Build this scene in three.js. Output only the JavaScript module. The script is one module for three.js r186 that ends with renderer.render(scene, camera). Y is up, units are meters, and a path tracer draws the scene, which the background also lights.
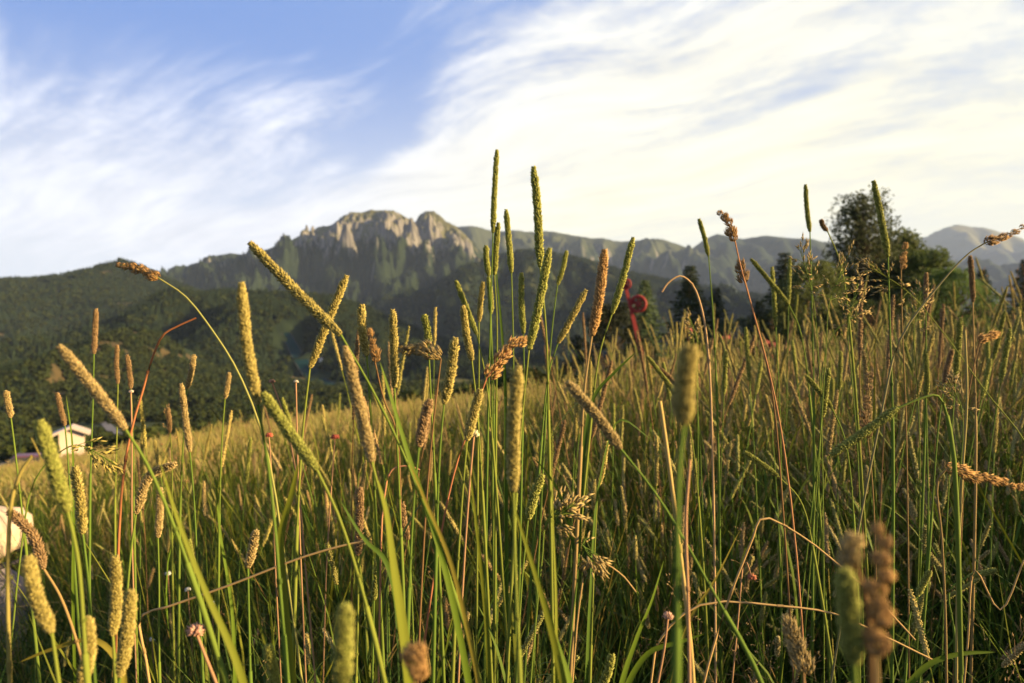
import * as THREE from 'three';
import { mergeGeometries } from 'three/addons/utils/BufferGeometryUtils.js';
import { createNoise2D, createNoise3D } from 'simplex-noise';

// ---------------------------------------------------------------- camera, sky, sun, exposure
const EYE = 0.85, F = 683, CX = 512, CY = 341.5;           // eye height (m); focal length and centre in pixels of the picture
const scene = new THREE.Scene();
const camera = new THREE.PerspectiveCamera(2 * Math.atan(CY / F) * 180 / Math.PI, 1024 / 683, 0.02, 40000);
camera.position.set(0, EYE, 0);
camera.lookAt(0, EYE, -10);
camera.focus = 0.72;
camera.userData.fStop = 7.5;

const renderer = new THREE.WebGLRenderer({ antialias: true });
renderer.toneMapping = THREE.LinearToneMapping;
renderer.toneMappingExposure = 4.5;
renderer.shadowMap.enabled = true;

const SUN_AZ = 102 * Math.PI / 180, SUN_EL = 16 * Math.PI / 180;   // to the right of the view, low
const sunDir = new THREE.Vector3(Math.sin(SUN_AZ) * Math.cos(SUN_EL), Math.sin(SUN_EL), -Math.cos(SUN_AZ) * Math.cos(SUN_EL));
const sun = new THREE.DirectionalLight(new THREE.Color().setRGB(1, 0.70, 0.34), 5);
sun.position.copy(sunDir).multiplyScalar(60);
sun.castShadow = true;
sun.shadow.mapSize.set(4096, 4096);
Object.assign(sun.shadow.camera, { left: -40, right: 40, top: 40, bottom: -40, near: 1, far: 200 });
scene.add(sun, sun.target);

function mulberry(a) { return () => { a = (a + 0x6d2b79f5) | 0; let t = Math.imul(a ^ (a >>> 15), 1 | a); t = (t + Math.imul(t ^ (t >>> 7), 61 | t)) ^ t; return ((t ^ (t >>> 14)) >>> 0) / 4294967296; }; }
const n2 = createNoise2D(mulberry(11)), n3 = createNoise3D(mulberry(12));
const fbm2 = (x, y, o = 4) => { let s = 0, a = 0.5; for (let i = 0; i < o; i++) { s += a * n2(x, y); x = x * 2.03 + 7.1; y = y * 2.03 - 3.7; a *= 0.5; } return s; };
const fbm3 = (x, y, z, o = 4) => { let s = 0, a = 0.5; for (let i = 0; i < o; i++) { s += a * n3(x, y, z); x = x * 2.03 + 7.1; y = y * 2.03 - 3.7; z = z * 2.03 + 1.3; a *= 0.5; } return s; };
const clamp = (x, a = 0, b = 1) => Math.min(b, Math.max(a, x));
const smooth = (a, b, x) => { const t = clamp((x - a) / (b - a)); return t * t * (3 - 2 * t); };
const lerp = (a, b, t) => a + (b - a) * t;
const lin = (r, g, b) => [r, g, b].map((c) => { c /= 255; return c <= 0.04045 ? c / 12.92 : ((c + 0.055) / 1.055) ** 2.4; });

// Evening sky with wind-drawn cirrus: air colours by height and by nearness to the sun, clouds laid out by compass direction.
{
  const W = 3072, H = 1536, data = new Float32Array(W * H * 4), D = 180 / Math.PI;
  // soft cloud banks and gaps: [centre az, centre el, half length, half width (degrees), tilt (degrees, up to the right), amount]
  const banks = [
    [-33, 13.5, 9, 5, 8, 0.66], [-19.5, 16.5, 9, 2.8, 36, 0.58], [-33, 9, 14, 3.5, 0, 0.6], [-8, 13.6, 14, 1.9, 20, 0.75], [3, 17.5, 14, 6, 24, 0.66], [3, 11, 22, 4.5, 8, 0.75],
    [21, 23, 13, 3.6, 16, 1.0], [17, 14.5, 14, 2.3, 20, 0.85], [30, 13.5, 16, 4.2, 8, 0.55], [33, 21.5, 9, 1.2, 20, 0.6], [-14, 9.5, 16, 2.2, 6, 0.5],
    [-10.6, 16.6, 4.6, 1.5, 52, -0.95], [-13, 22, 5, 2.4, 10, -0.35], [-30, 25, 16, 3, 0, -0.5], [24, 18.6, 10, 0.85, 17, -0.6], [19, 12.4, 8, 0.55, 17, -0.4], [30, 17, 16, 7, 10, 0.3],
    [33, 17.5, 8, 2, 18, -0.12], [-21.5, 10.8, 4.5, 0.7, 6, -0.45], [-14, 25, 6, 3, 30, -0.2], [-1, 22.5, 9, 5, 20, 0.36], [9, 26, 9, 3, 10, 0.4],
    [62, 22, 20, 4, 14, 0.7], [75, 12, 18, 3, 6, 0.6], [100, 26, 22, 4, 10, 0.6], [128, 15, 20, 4, 5, 0.6], [160, 24, 22, 5, 10, 0.6], [-168, 14, 20, 3.5, 8, 0.6], [-135, 24, 22, 5, 12, 0.65], [-105, 15, 20, 4, 8, 0.6], [-68, 20, 18, 5, 12, 0.7],
  ].map(([a, e, l, w, t, m]) => [a, e, 1 / l, 1 / w, Math.cos(t / D), Math.sin(t / D), m]);
  const zenith = [0.065, 0.18, 0.50], mid = [0.10, 0.255, 0.67], low = [0.74, 0.80, 0.90], warm = [1.18, 1.05, 0.56], glow = [0.97, 1.0, 0.97];
  for (let r = 0; r < H; r++) {
    const el = ((r + 0.5) / H - 0.5) * Math.PI, y = Math.sin(el), ce = Math.cos(el), eD = el * D;
    for (let c = 0; c < W; c++) {
      const o = (r * W + c) * 4;
      data[o + 3] = 1;
      if (eD < -1) { data[o] = 0.03; data[o + 1] = 0.033; data[o + 2] = 0.024; continue; }
      const rd = ((c + 0.5) / W - 0.5) * 2 * Math.PI, x = Math.cos(rd) * ce, z = Math.sin(rd) * ce, az = Math.atan2(x, -z) * D;
      const away = Math.acos(clamp(x * sunDir.x + y * sunDir.y + z * sunDir.z, -1, 1)) * D;
      const near = Math.exp(-((away / 66) ** 2));                       // how near the sun stands
      const up = smooth(1, 24, eD), top = smooth(22, 75, eD);
      const horizon = Math.exp(-Math.max(0, eD) / (6.5 + 9 * near));
      let col = [0, 1, 2].map((k) => {
        let v = lerp(lerp(low[k], mid[k], up), zenith[k], top);
        v = lerp(v, glow[k], near * 0.78 * (1 - 0.6 * top));
        return lerp(v, lerp(low[k], warm[k], smooth(-22, 12, az) * smooth(175, 100, Math.abs(az))), horizon * 0.95);
      });
      const sunward = smooth(-22, 12, az) * smooth(175, 100, Math.abs(az)), warmCloud = [1.18, 1.06, 0.56];
      // clouds
      let cov = 0.12;
      for (const [a, e, il, iw, ct, st, m] of banks) {
        let da = az - a; if (da > 180) da -= 360; else if (da < -180) da += 360;
        const de = eD - e, u = (da * ct + de * st) * il, v = (-da * st + de * ct) * iw, q = u * u + v * v;
        if (q < 9) cov += m * Math.exp(-q);
      }
      const k = 2.2 / (y + 0.22), px = x * k, pz = z * k;               // a layer of ice cloud high above
      const wx = px + 0.16 * n2(px * 0.5, pz * 0.5), wz = pz + 0.16 * n2(px * 0.5 + 9, pz * 0.5 - 4);
      const s1 = wx * 0.85 + wz * 0.53, s2 = -wx * 0.53 + wz * 0.85;
      const streak = fbm2(s1 * 0.55, s2 * 1.5, 4), wisps = fbm2(s1 * 1.3 + 5, s2 * 5.5 + 0.5 * streak, 5), ripple = fbm2(s1 * 7, s2 * 11, 4);
      let high = cov + smooth(32, 45, eD) * (0.35 + 0.6 * fbm2(px * 0.6 + 30, pz * 0.6, 3));
      let a = 0.94 * smooth(-0.05, 1.45, high + 0.38 * streak + 0.36 * wisps + 0.20 * ripple * smooth(0, 0.6, high));
      a *= 1 - 0.25 * top;
      const tone = 1.0 + 0.16 * streak + 0.10 * wisps;
      const cloud = [lerp(0.88, 1.1, near * 1.15 + smooth(-22, 6, az) * smooth(170, 90, Math.abs(az)) * 0.35), lerp(0.9, 1.07, near * 1.15 + smooth(-22, 6, az) * 0.35 * smooth(170, 90, Math.abs(az))), lerp(0.99, 0.96, near)];
      for (let q = 0; q < 3; q++) data[o + q] = 0.253 * lerp(col[q], lerp(cloud[q], warmCloud[q], Math.pow(horizon, 0.4) * sunward) * tone, a * 0.93);
    }
  }
  const t = new THREE.DataTexture(data, W, H, THREE.RGBAFormat, THREE.FloatType);
  t.mapping = THREE.EquirectangularReflectionMapping; t.magFilter = t.minFilter = THREE.LinearFilter; t.needsUpdate = true;
  scene.background = t; scene.environment = t;
}
// ---------------------------------------------------------------- helpers
const V = (x, y, z) => new THREE.Vector3(x, y, z);
const at = (px, py, d) => V((px - CX) / F * d, EYE + (CY - py) / F * d, -d);   // the point at distance d ahead that stands in that direction
const taken = new Map();
function numbered(n) { const k = taken.get(n) ?? 0; taken.set(n, k + 1); return k ? `${n}_${String(k).padStart(3, '0')}` : n; }
function tag(o, label, category, group, kind) {
  o.name = numbered(o.name); o.userData = { label, category };
  if (group) o.userData.group = group;
  if (kind) o.userData.kind = kind;
  scene.add(o); return o;
}
function mesh(name, geo, mat, parent) { const m = new THREE.Mesh(geo, mat); m.name = name; m.castShadow = m.receiveShadow = true; if (parent) parent.add(m); return m; }
function structure(name, geo, mat) { const m = mesh(name, geo, mat); m.name = numbered(name); m.userData = { kind: 'structure' }; scene.add(m); return m; }
const std = (c, rough = 1, extra = {}) => new THREE.MeshPhysicalMaterial({ specularIntensity: rough > 0.85 ? 0.15 : 1, color: new THREE.Color().setRGB(...c), roughness: rough, ...extra });
const vcol = (extra = {}) => new THREE.MeshPhysicalMaterial({ vertexColors: true, roughness: 1, specularIntensity: 0.1, ...extra });
function geoFrom(pos, idx, col) {
  const g = new THREE.BufferGeometry();
  g.setAttribute('position', new THREE.Float32BufferAttribute(pos, 3));
  if (col) g.setAttribute('color', new THREE.Float32BufferAttribute(col, 3));
  g.setIndex(idx); g.computeVertexNormals(); return g;
}
function instances(name, geo, mat, list, parent) {           // list: {p, s (Vector3 or number), q or ry, c}
  const im = new THREE.InstancedMesh(geo, mat, list.length), m = new THREE.Matrix4(), q = new THREE.Quaternion(), e = new THREE.Euler(), s = V(1, 1, 1), c = new THREE.Color();
  list.forEach((o, i) => {
    q.setFromEuler(e.set(o.rx ?? 0, o.ry ?? 0, o.rz ?? 0, 'YXZ'));
    if (o.s.isVector3) s.copy(o.s); else s.setScalar(o.s);
    im.setMatrixAt(i, m.compose(o.p, q, s)); im.setColorAt(i, c.setRGB(...(o.c ?? [1, 1, 1])));
  });
  im.name = name; im.castShadow = im.receiveShadow = true; im.userData = { kind: 'stuff' };
  if (parent) parent.add(im);
  return im;
}

// ---------------------------------------------------------------- the ground: a tilted meadow that falls to the left into a broad valley
function groundAt(x, z) {
  const dz = -z, sx = x > 30 ? 30 + 14 * Math.tanh((x - 30) / 14) : x, sz = dz < -25 ? -25 - 12 * Math.tanh((-dz - 25) / 12) : dz;
  const lx = Math.max(-60, Math.min(0, x)), plane = 0.108 * sx - 0.0013 * lx * lx - 0.076 * sz, floor = -58 + 7 * n2(x / 600, z / 600) + 2 * n2(x / 140, z / 140);
  const k = 6, h = plane > floor + 40 ? plane : floor + k * Math.log(1 + Math.exp((plane - floor) / k));
  return h + 0.035 * n2(x * 0.9, z * 0.9) + 0.10 * n2(x * 0.21 + 4, z * 0.21) * smooth(1, 6, Math.hypot(x, z));
}
{
  const N = 260, pos = [], col = [], idx = [], warp = (t) => Math.sign(t) * (Math.sinh(Math.abs(t) * 7.2) / Math.sinh(7.2)) * 12000;
  for (let j = 0; j <= N; j++) for (let i = 0; i <= N; i++) {
    const x = warp(i / N * 2 - 1) * 1.1, z = warp(j / N * 2 - 1) * (j * 2 > N ? 0.15 : 1.3);
    pos.push(x, groundAt(x, z), z);
    const n = fbm2(x / 40, z / 40, 4), r = Math.hypot(x, z), g = fbm2(x / 300 + 3, z / 300, 3);
    if (r < 70) { const q = 0.5 + 0.5 * n2(x * 3, z * 3); col.push(lerp(0.03, 0.05, q), lerp(0.032, 0.045, q), lerp(0.014, 0.02, q)); }
    else if (g > 0.12) col.push(0.07 + 0.03 * n, 0.07 + 0.02 * n, 0.025);
    else col.push(0.03 + 0.012 * n, 0.04 + 0.012 * n, 0.017);
  }
  for (let j = 0; j < N; j++) for (let i = 0; i < N; i++) { const a = j * (N + 1) + i; idx.push(a, a + N + 1, a + 1, a + 1, a + N + 1, a + N + 2); }
  structure('ground', geoFrom(pos, idx, col), vcol());
}

// ---------------------------------------------------------------- hills and mountains: each a ridge with a crest line, spurs and gullies
function ridge({ name, d, crest, front, back, base = -60, x0, x1, dx, dzs, spur, spurL, rough, roughL, paint, seed = 0, power = 1.15, crestWave = 0 }) {
  const pts = crest.map(([px, py]) => [(px - CX) / F * d, EYE + (CY - py) / F * d]);
  const H = (x) => {
    if (x <= pts[0][0]) return pts[0][1] - (pts[0][0] - x) * 0.25;
    if (x >= pts.at(-1)[0]) return pts.at(-1)[1] - (x - pts.at(-1)[0]) * 0.25;
    let i = 0; while (pts[i + 1][0] < x) i++;
    return lerp(pts[i][1], pts[i + 1][1], (x - pts[i][0]) / (pts[i + 1][0] - pts[i][0]));
  };
  const height = (x, z) => {
    const off = crestWave * n2(x / 500 + seed, seed), t = -z - d - off, s = clamp(Math.abs(t) / (t < 0 ? front : back)), top = H(x);
    const wob = 0.22 * n2(x / (spurL * 1.5) + seed, z / (spurL * 3)) * Math.sin(Math.PI * s);
    let h = base + (top - base) * Math.pow(Math.max(0, 1 - clamp(s + wob)), power);
    const k = Math.min(1, s * 3.5) * (1 - s * 0.6);
    const rid = 1 - Math.abs(n2(x / spurL + seed + 0.25 * n2(x / 300, z / 300), z / (spurL * 3.2) + seed)) * 2;
    h += spur * k * rid * 0.6;
    h += rough * (0.03 + 0.97 * Math.min(1, s * 6)) * fbm2(x / roughL + seed, z / (roughL * 1.4), 4);
    return h;
  };
  const nx = Math.round((x1 - x0) / dx), nz = Math.round((front + back) / dzs), pos = [], col = [], idx = [];
  for (let j = 0; j <= nz; j++) for (let i = 0; i <= nx; i++) { const x = x0 + i * dx, z = -(d - front + j * dzs); pos.push(x, height(x, z) - (j === 0 || j === nz ? 15 : 0), z); }
  for (let j = 0; j < nz; j++) for (let i = 0; i < nx; i++) { const a = j * (nx + 1) + i; idx.push(a, a + 1, a + nx + 1, a + 1, a + nx + 2, a + nx + 1); }
  const g = geoFrom(pos, idx), N = g.attributes.normal;
  for (let i = 0; i < N.count; i++) col.push(...paint(pos[i * 3], pos[i * 3 + 1], pos[i * 3 + 2], N.getY(i), N.getX(i)));
  g.setAttribute('color', new THREE.Float32BufferAttribute(col, 3));
  structure(name, g, vcol());
  return { height, H, d, x0, x1, front };
}
const woods = (x, y, z) => { const n = fbm2(x / 60, z / 60, 4); return [0.013 + 0.006 * n, 0.021 + 0.008 * n, 0.011 + 0.003 * n]; };
const rockPaint = (line) => (x, y, z, ny) => {
  const n = fbm2(x / 70, z / 110, 5), m = fbm2(x / 260 + 8, z / 300, 3), steep = 1 - ny;
  const rock = steep + 0.30 * n + 0.22 * m > 0.50 - smooth(line - 60, line + 260, y + 60 * n) * 0.16 + smooth(line, line - 140, y + 120 * m + 60 * n) * 0.5;
  if (rock) { const q = clamp(0.5 + 1.3 * fbm2(x / 16, (y * 0.6 + z) / 34, 4), -0.3, 1.3); return [0.07 + 0.08 * q, 0.068 + 0.078 * q, 0.064 + 0.075 * q]; }
  if (y + 80 * m + 60 * n > line) return [0.07 + 0.03 * n, 0.072 + 0.03 * n, 0.032];
  return woods(x, y, z);
};
// the rocky massif
const massif = ridge({ name: 'mountain', d: 4800, front: 1750, back: 1500, base: -20, x0: -2900, x1: 1200, dx: 9, dzs: 13, spur: 34, spurL: 150, rough: 80, roughL: 52, seed: 3, power: 1.25, crestWave: 60,
  crest: [[120, 300], [185, 274], [198, 264], [215, 257], [232, 253], [248, 255], [262, 250], [275, 244], [290, 239], [302, 235], [312, 231], [322, 226], [330, 225], [338, 219], [346, 216], [352, 212], [362, 213], [372, 210], [384, 211], [393, 210], [400, 213], [408, 217], [414, 222], [419, 214], [425, 210], [433, 210], [440, 215], [447, 222], [455, 226], [463, 233], [470, 240], [480, 250], [500, 266], [560, 300]],
  paint: rockPaint(640) });
// long plateau ridge behind its right shoulder
ridge({ name: 'mountain', d: 8200, front: 2500, back: 1100, base: 0, x0: -1100, x1: 3400, dx: 20, dzs: 24, spur: 150, spurL: 330, rough: 70, roughL: 220, seed: 9, power: 1.05, crestWave: 120,
  crest: [[400, 240], [455, 226], [480, 228], [505, 231], [525, 232], [545, 230], [556, 231], [572, 235], [590, 239], [603, 238], [622, 241], [645, 239], [662, 239], [680, 244], [700, 252], [740, 262]],
  paint: (x, y, z, ny) => 1 - ny + 0.5 * fbm2(x / 120, z / 160, 4) > 0.72 && y > 750 ? [0.10, 0.095, 0.085] : y + 200 * fbm2(x / 300, z / 300, 3) > 950 ? [0.034, 0.042, 0.022] : woods(x, y, z) });
// wooded shoulder right of the middle
ridge({ name: 'hill', d: 9000, front: 2700, back: 1700, base: 0, x0: 1600, x1: 7800, dx: 34, dzs: 24, spur: 110, spurL: 300, rough: 50, roughL: 180, seed: 15, power: 1.0, crestWave: 90,
  crest: [[640, 290], [676, 262], [690, 250], [703, 240], [716, 234], [726, 236], [745, 238], [765, 236], [790, 237], [815, 240], [850, 243], [900, 252], [980, 262], [1080, 275]],
  paint: (x, y, z, ny) => fbm2(x / 300, z / 200, 3) > 0.4 ? [0.035, 0.04, 0.02] : woods(x, y, z) });
// hazy cone at the right
ridge({ name: 'mountain', d: 16000, front: 4200, back: 2000, base: 0, x0: 6500, x1: 15500, dx: 58, dzs: 60, spur: 200, spurL: 700, rough: 45, roughL: 260, seed: 21, power: 1.0, crestWave: 90,
  crest: [[850, 262], [895, 246], [915, 241], [930, 234], [945, 227], [957, 224], [972, 226], [990, 229], [1008, 234], [1025, 240], [1060, 248], [1120, 262], [1250, 285]],
  paint: (x, y, z, ny) => y + 120 * fbm2(x / 200, z / 200, 3) > 1850 ? [0.07, 0.072, 0.035] : woods(x, y, z) });
// dark wooded ridge in front of the massif
const middleHill = ridge({ name: 'hill', d: 3200, front: 1150, back: 1000, base: -55, x0: -1900, x1: 2600, dx: 14, dzs: 16, spur: 90, spurL: 240, rough: 30, roughL: 120, seed: 31, power: 1.0, crestWave: 70,
  crest: [[240, 350], [330, 323], [390, 305], [430, 289], [455, 275], [478, 264], [500, 255], [520, 251], [545, 251], [570, 259], [600, 267], [640, 275], [690, 286], [760, 297], [860, 310], [980, 321]],
  paint: (x, y, z, ny) => fbm2(x / 160 + 5, z / 160, 3) > 0.34 ? [0.055, 0.06, 0.026] : woods(x, y, z) });
// steep mountain beyond the picture on the right, whose evening shadow lies over the valley woods
ridge({ name: 'mountain', d: 1100, front: 700, back: 800, base: -58, x0: 900, x1: 3200, dx: 24, dzs: 24, spur: 60, spurL: 200, rough: 25, roughL: 120, seed: 71, power: 1.0, crestWave: 50,
  crest: [[1133, 330], [1250, 210], [1381, 40], [1560, -60], [1692, -95], [1850, -70], [2002, 20], [2200, 180], [2375, 330]], paint: woods });
// rounded wooded hill at the left, and the darker ridge before it
const leftHill = ridge({ name: 'hill', d: 2300, front: 1000, back: 800, base: -55, x0: -2700, x1: 300, dx: 12, dzs: 14, spur: 40, spurL: 330, rough: 10, roughL: 110, seed: 41, power: 0.95, crestWave: 40,
  crest: [[-180, 318], [-60, 292], [0, 283], [22, 280], [36, 282], [58, 277], [72, 274], [88, 268], [103, 263], [116, 259], [128, 262], [143, 269], [158, 276], [178, 284], [210, 298], [300, 338]],
  paint: (x, y, z, ny) => fbm2(x / 150 + 2, z / 150, 3) > 0.5 ? [0.08, 0.062, 0.03] : woods(x, y, z) });
const darkHill = ridge({ name: 'hill', d: 1500, front: 520, back: 600, base: -58, x0: -1400, x1: 500, dx: 9, dzs: 10, spur: 34, spurL: 150, rough: 10, roughL: 70, seed: 52, power: 1.0, crestWave: 30,
  crest: [[20, 380], [70, 353], [110, 328], [150, 306], [185, 295], [220, 293], [260, 294], [300, 295], [335, 299], [365, 310], [400, 326], [440, 342], [500, 358], [600, 374]],
  paint: woods });
const knoll = ridge({ name: 'hill', d: 900, front: 300, back: 260, base: -58, x0: -760, x1: 60, dx: 6, dzs: 6, spur: 12, spurL: 90, rough: 5, roughL: 40, seed: 63, power: 0.9, crestWave: 15,
  crest: [[-40, 374], [0, 366], [40, 368], [75, 364], [95, 348], [112, 336], [128, 331], [142, 333], [158, 344], [178, 362], [210, 374], [260, 382], [330, 390]],
  paint: (x, y, z, ny) => fbm2(x / 50 + 2, z / 50, 3) > 0.2 ? [0.06, 0.046, 0.022] : woods(x, y, z) });

// where a line of sight from the camera meets the land
function landAt(px, py, d0 = 150) {
  for (let d = d0; d < 6000; d += 3) { const p = at(px, py, d), h = Math.max(groundAt(p.x, p.z), ...[darkHill, knoll, leftHill, middleHill].map((q) => d > q.d - q.front && d < q.d + 200 && p.x > q.x0 && p.x < q.x1 ? q.height(p.x, p.z) : -99)); if (h >= p.y) return V(p.x, h, p.z); }
  return at(px, py, 6000);
}
const slopePath = [[286, 334], [290, 343], [295, 352], [301, 362], [308, 372], [317, 381], [330, 386]].map(([a, b]) => landAt(a, b, 500));
// ---------------------------------------------------------------- far woods: spruces and round-crowned trees too many to count
function farSpruce(seed) {
  const r = mulberry(seed), pos = [], idx = [], tiers = 6, n = 7;
  for (let t = 0; t < tiers; t++) {
    const y0 = 0.06 + 0.155 * t, y1 = y0 + 0.27 - 0.012 * t, w = 0.19 * (1 - t / (tiers + 0.4)), o = pos.length / 3;
    pos.push(0, Math.min(1, y1), 0);
    for (let i = 0; i < n; i++) { const a = (i + 0.5 * (t % 2)) / n * Math.PI * 2, q = w * (i % 2 ? 0.68 : 1) * (0.8 + 0.4 * r()); pos.push(Math.cos(a) * q, y0 + 0.03 * r() + (i % 2 ? 0.035 : 0), Math.sin(a) * q); }
    for (let i = 0; i < n; i++) idx.push(o, o + 1 + (i + 1) % n, o + 1 + i);
  }
  const g = geoFrom(pos, idx).toNonIndexed(); g.computeVertexNormals(); return g;
}
function farRound(seed) {                                            // clumps of leaf faces on a lumpy crown
  const r = mulberry(seed), pos = [], idx = [];
  for (let k = 0; k < 90; k++) {
    const a = r() * 6.283, u = r() * 2 - 1, q = 0.75 + 0.3 * r(), sx = Math.sqrt(1 - u * u), lump = 1 + 0.25 * Math.sin(a * 3 + seed) * sx;
    const c = V(Math.cos(a) * sx * 0.42 * q * lump, 0.58 + u * 0.4 * q, Math.sin(a) * sx * 0.42 * q * lump), o = pos.length / 3, s = 0.09 + 0.07 * r();
    const t1 = V(r() - 0.5, r() - 0.5, r() - 0.5).normalize(), t2 = V(r() - 0.5, r() - 0.5, r() - 0.5).cross(t1).normalize();
    for (const [i, j] of [[-1, -1], [1, -0.7], [0.8, 1], [-0.7, 0.9]]) pos.push(c.x + s * (t1.x * i + t2.x * j), c.y + s * (t1.y * i + t2.y * j), c.z + s * (t1.z * i + t2.z * j));
    idx.push(o, o + 1, o + 2, o, o + 2, o + 3);
  }
  const g = geoFrom(pos, idx).toNonIndexed(); g.computeVertexNormals(); return g;
}
const spruceGeo = [farSpruce(1), farSpruce(2)], roundGeo = [farRound(3), farRound(4)];
const spruceMat = std([1, 1, 1], 1, { side: THREE.DoubleSide }), roundMat = new THREE.MeshPhysicalMaterial({ color: 0xffffff, roughness: 1, specularIntensity: 0.1, transmission: 0.25, thickness: 0, side: THREE.DoubleSide });
function wood(name, count, seed, spot, size, broad = 0.25) {
  const r = mulberry(seed), a = [[], []], b = [[], []];
  let tries = 0;
  for (let n = 0; n < count && tries < count * 6; tries++) {
    const p = spot(r); if (!p || slopePath.some((q) => Math.abs(q.x - p.x) < 20 && Math.abs(q.z - p.z) < 40)) continue; n++;
    const s = size * (0.65 + 0.6 * r()), k = r() < 0.5 ? 0 : 1, t = 0.7 + 0.6 * r();
    if (r() < broad) b[k].push({ p, s: V(s * 0.85, s * 0.72, s * 0.85), ry: r() * 6.28, c: [0.03 * t, 0.04 * t, 0.011 * t] });
    else a[k].push({ p, s: V(s, s, s), ry: r() * 6.28, c: [0.013 * t, 0.022 * t, 0.011 * t] });
  }
  const o = new THREE.Group(); o.name = numbered(name); o.userData = { kind: 'stuff' }; scene.add(o);
  for (const k of [0, 1]) { if (a[k].length) instances('spruce_trees', spruceGeo[k], spruceMat, a[k], o); if (b[k].length) instances('broadleaf_trees', roundGeo[k], roundMat, b[k], o); }
}
const onRidge = (h, { bare = 9, xa = h.x0, xb = h.x1, deep = h.front, behind = 60, off = 0 } = {}) => (r) => {
  const x = lerp(xa, xb, r()), z = -(h.d + behind - (deep + behind) * r());
  if (fbm2(x / 150 + off, z / 150, 3) > bare) return null;
  const y = h.height(x, z); if (y < groundAt(x, z) - 2) return null;
  return V(x, y - 1, z);
};
wood('forest', 30000, 100, (r) => { const x = lerp(-2500, 500, r()), z = -(4700 - 1700 * r()), y = massif.height(x, z); return y < 20 || y + 150 * fbm2(x / 200, z / 200, 3) > Math.min(600, massif.H(x) * 0.8) ? null : V(x, y - 1, z); }, 17, 0.05);
wood('forest', 34000, 101, onRidge(middleHill, { bare: 0.3, xa: -1300, xb: 1700, off: 5 }), 21, 0.1);
wood('forest', 42000, 102, onRidge(leftHill, { bare: 0.46, xa: -2100, xb: -300, off: 2 }), 14, 0.2);
wood('forest', 34000, 103, onRidge(darkHill, { xa: -1100, xb: 400 }), 14, 0.15);
wood('forest', 14000, 104, (r) => { const x = lerp(-760, 60, r()), z = -(960 - 360 * r()); if (fbm2(x / 50 + 2, z / 50, 3) > 0.16) return null; const y = knoll.height(x, z); return y < groundAt(x, z) - 1 ? null : V(x, y - 0.5, z); }, 10, 0.5);
// valley floor between the meadow and the hills
wood('valley_trees', 11000, 105, (r) => { const d = 170 + 700 * Math.sqrt(r()), x = lerp(-0.85, 0.35, r()) * d, z = -d; if (fbm2(x / 90 + 7, z / 60, 3) < -0.10 || (d > 380 && d < 440 && x < -100)) return null; return V(x, groundAt(x, z) - 0.4, z); }, 8, 0.7);
// ---------------------------------------------------------------- trees on the far side of the meadow, each a thing of its own
const barkMat = std([0.07, 0.05, 0.035]), needleMat = new THREE.MeshPhysicalMaterial({ vertexColors: true, roughness: 0.9, specularIntensity: 0.25, transmission: 0.3, thickness: 0, side: THREE.DoubleSide });
const leafMat = new THREE.MeshPhysicalMaterial({ vertexColors: true, roughness: 0.85, specularIntensity: 0.25, transmission: 0.5, thickness: 0, side: THREE.DoubleSide });
function tube(points, r0, r1, sides = 6, seg = 10) {
  const c = points.length > 2 ? new THREE.CatmullRomCurve3(points) : new THREE.LineCurve3(points[0], points[1]), g = new THREE.TubeGeometry(c, seg, 1, sides, false), p = g.attributes.position, n = g.attributes.normal;
  for (let i = 0; i <= seg; i++) { const q = c.getPointAt(i / seg), r = lerp(r0, r1, i / seg); for (let j = 0; j <= sides; j++) { const k = i * (sides + 1) + j; p.setXYZ(k, q.x + n.getX(k) * r, q.y + n.getY(k) * r, q.z + n.getZ(k) * r); } }
  return g;
}
class Leaves {                                                        // many small leaf faces in one crown
  constructor() { this.p = []; this.i = []; this.c = []; }
  add(c, dir, side, l, w, col) {
    const o = this.p.length / 3;
    this.p.push(c.x - side.x * w * 0.3, c.y - side.y * w * 0.3, c.z - side.z * w * 0.3, c.x + dir.x * l * 0.5 + side.x * w, c.y + dir.y * l * 0.5 + side.y * w, c.z + dir.z * l * 0.5 + side.z * w, c.x + dir.x * l, c.y + dir.y * l, c.z + dir.z * l, c.x + dir.x * l * 0.45 - side.x * w, c.y + dir.y * l * 0.45 - side.y * w, c.z + dir.z * l * 0.45 - side.z * w);
    this.i.push(o, o + 1, o + 2, o, o + 2, o + 3); for (let k = 0; k < 4; k++) this.c.push(...col);
  }
  geo() { return geoFrom(this.p, this.i, this.c); }
}
const rv = (r) => V(r() * 2 - 1, r() * 2 - 1, r() * 2 - 1).normalize();
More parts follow.
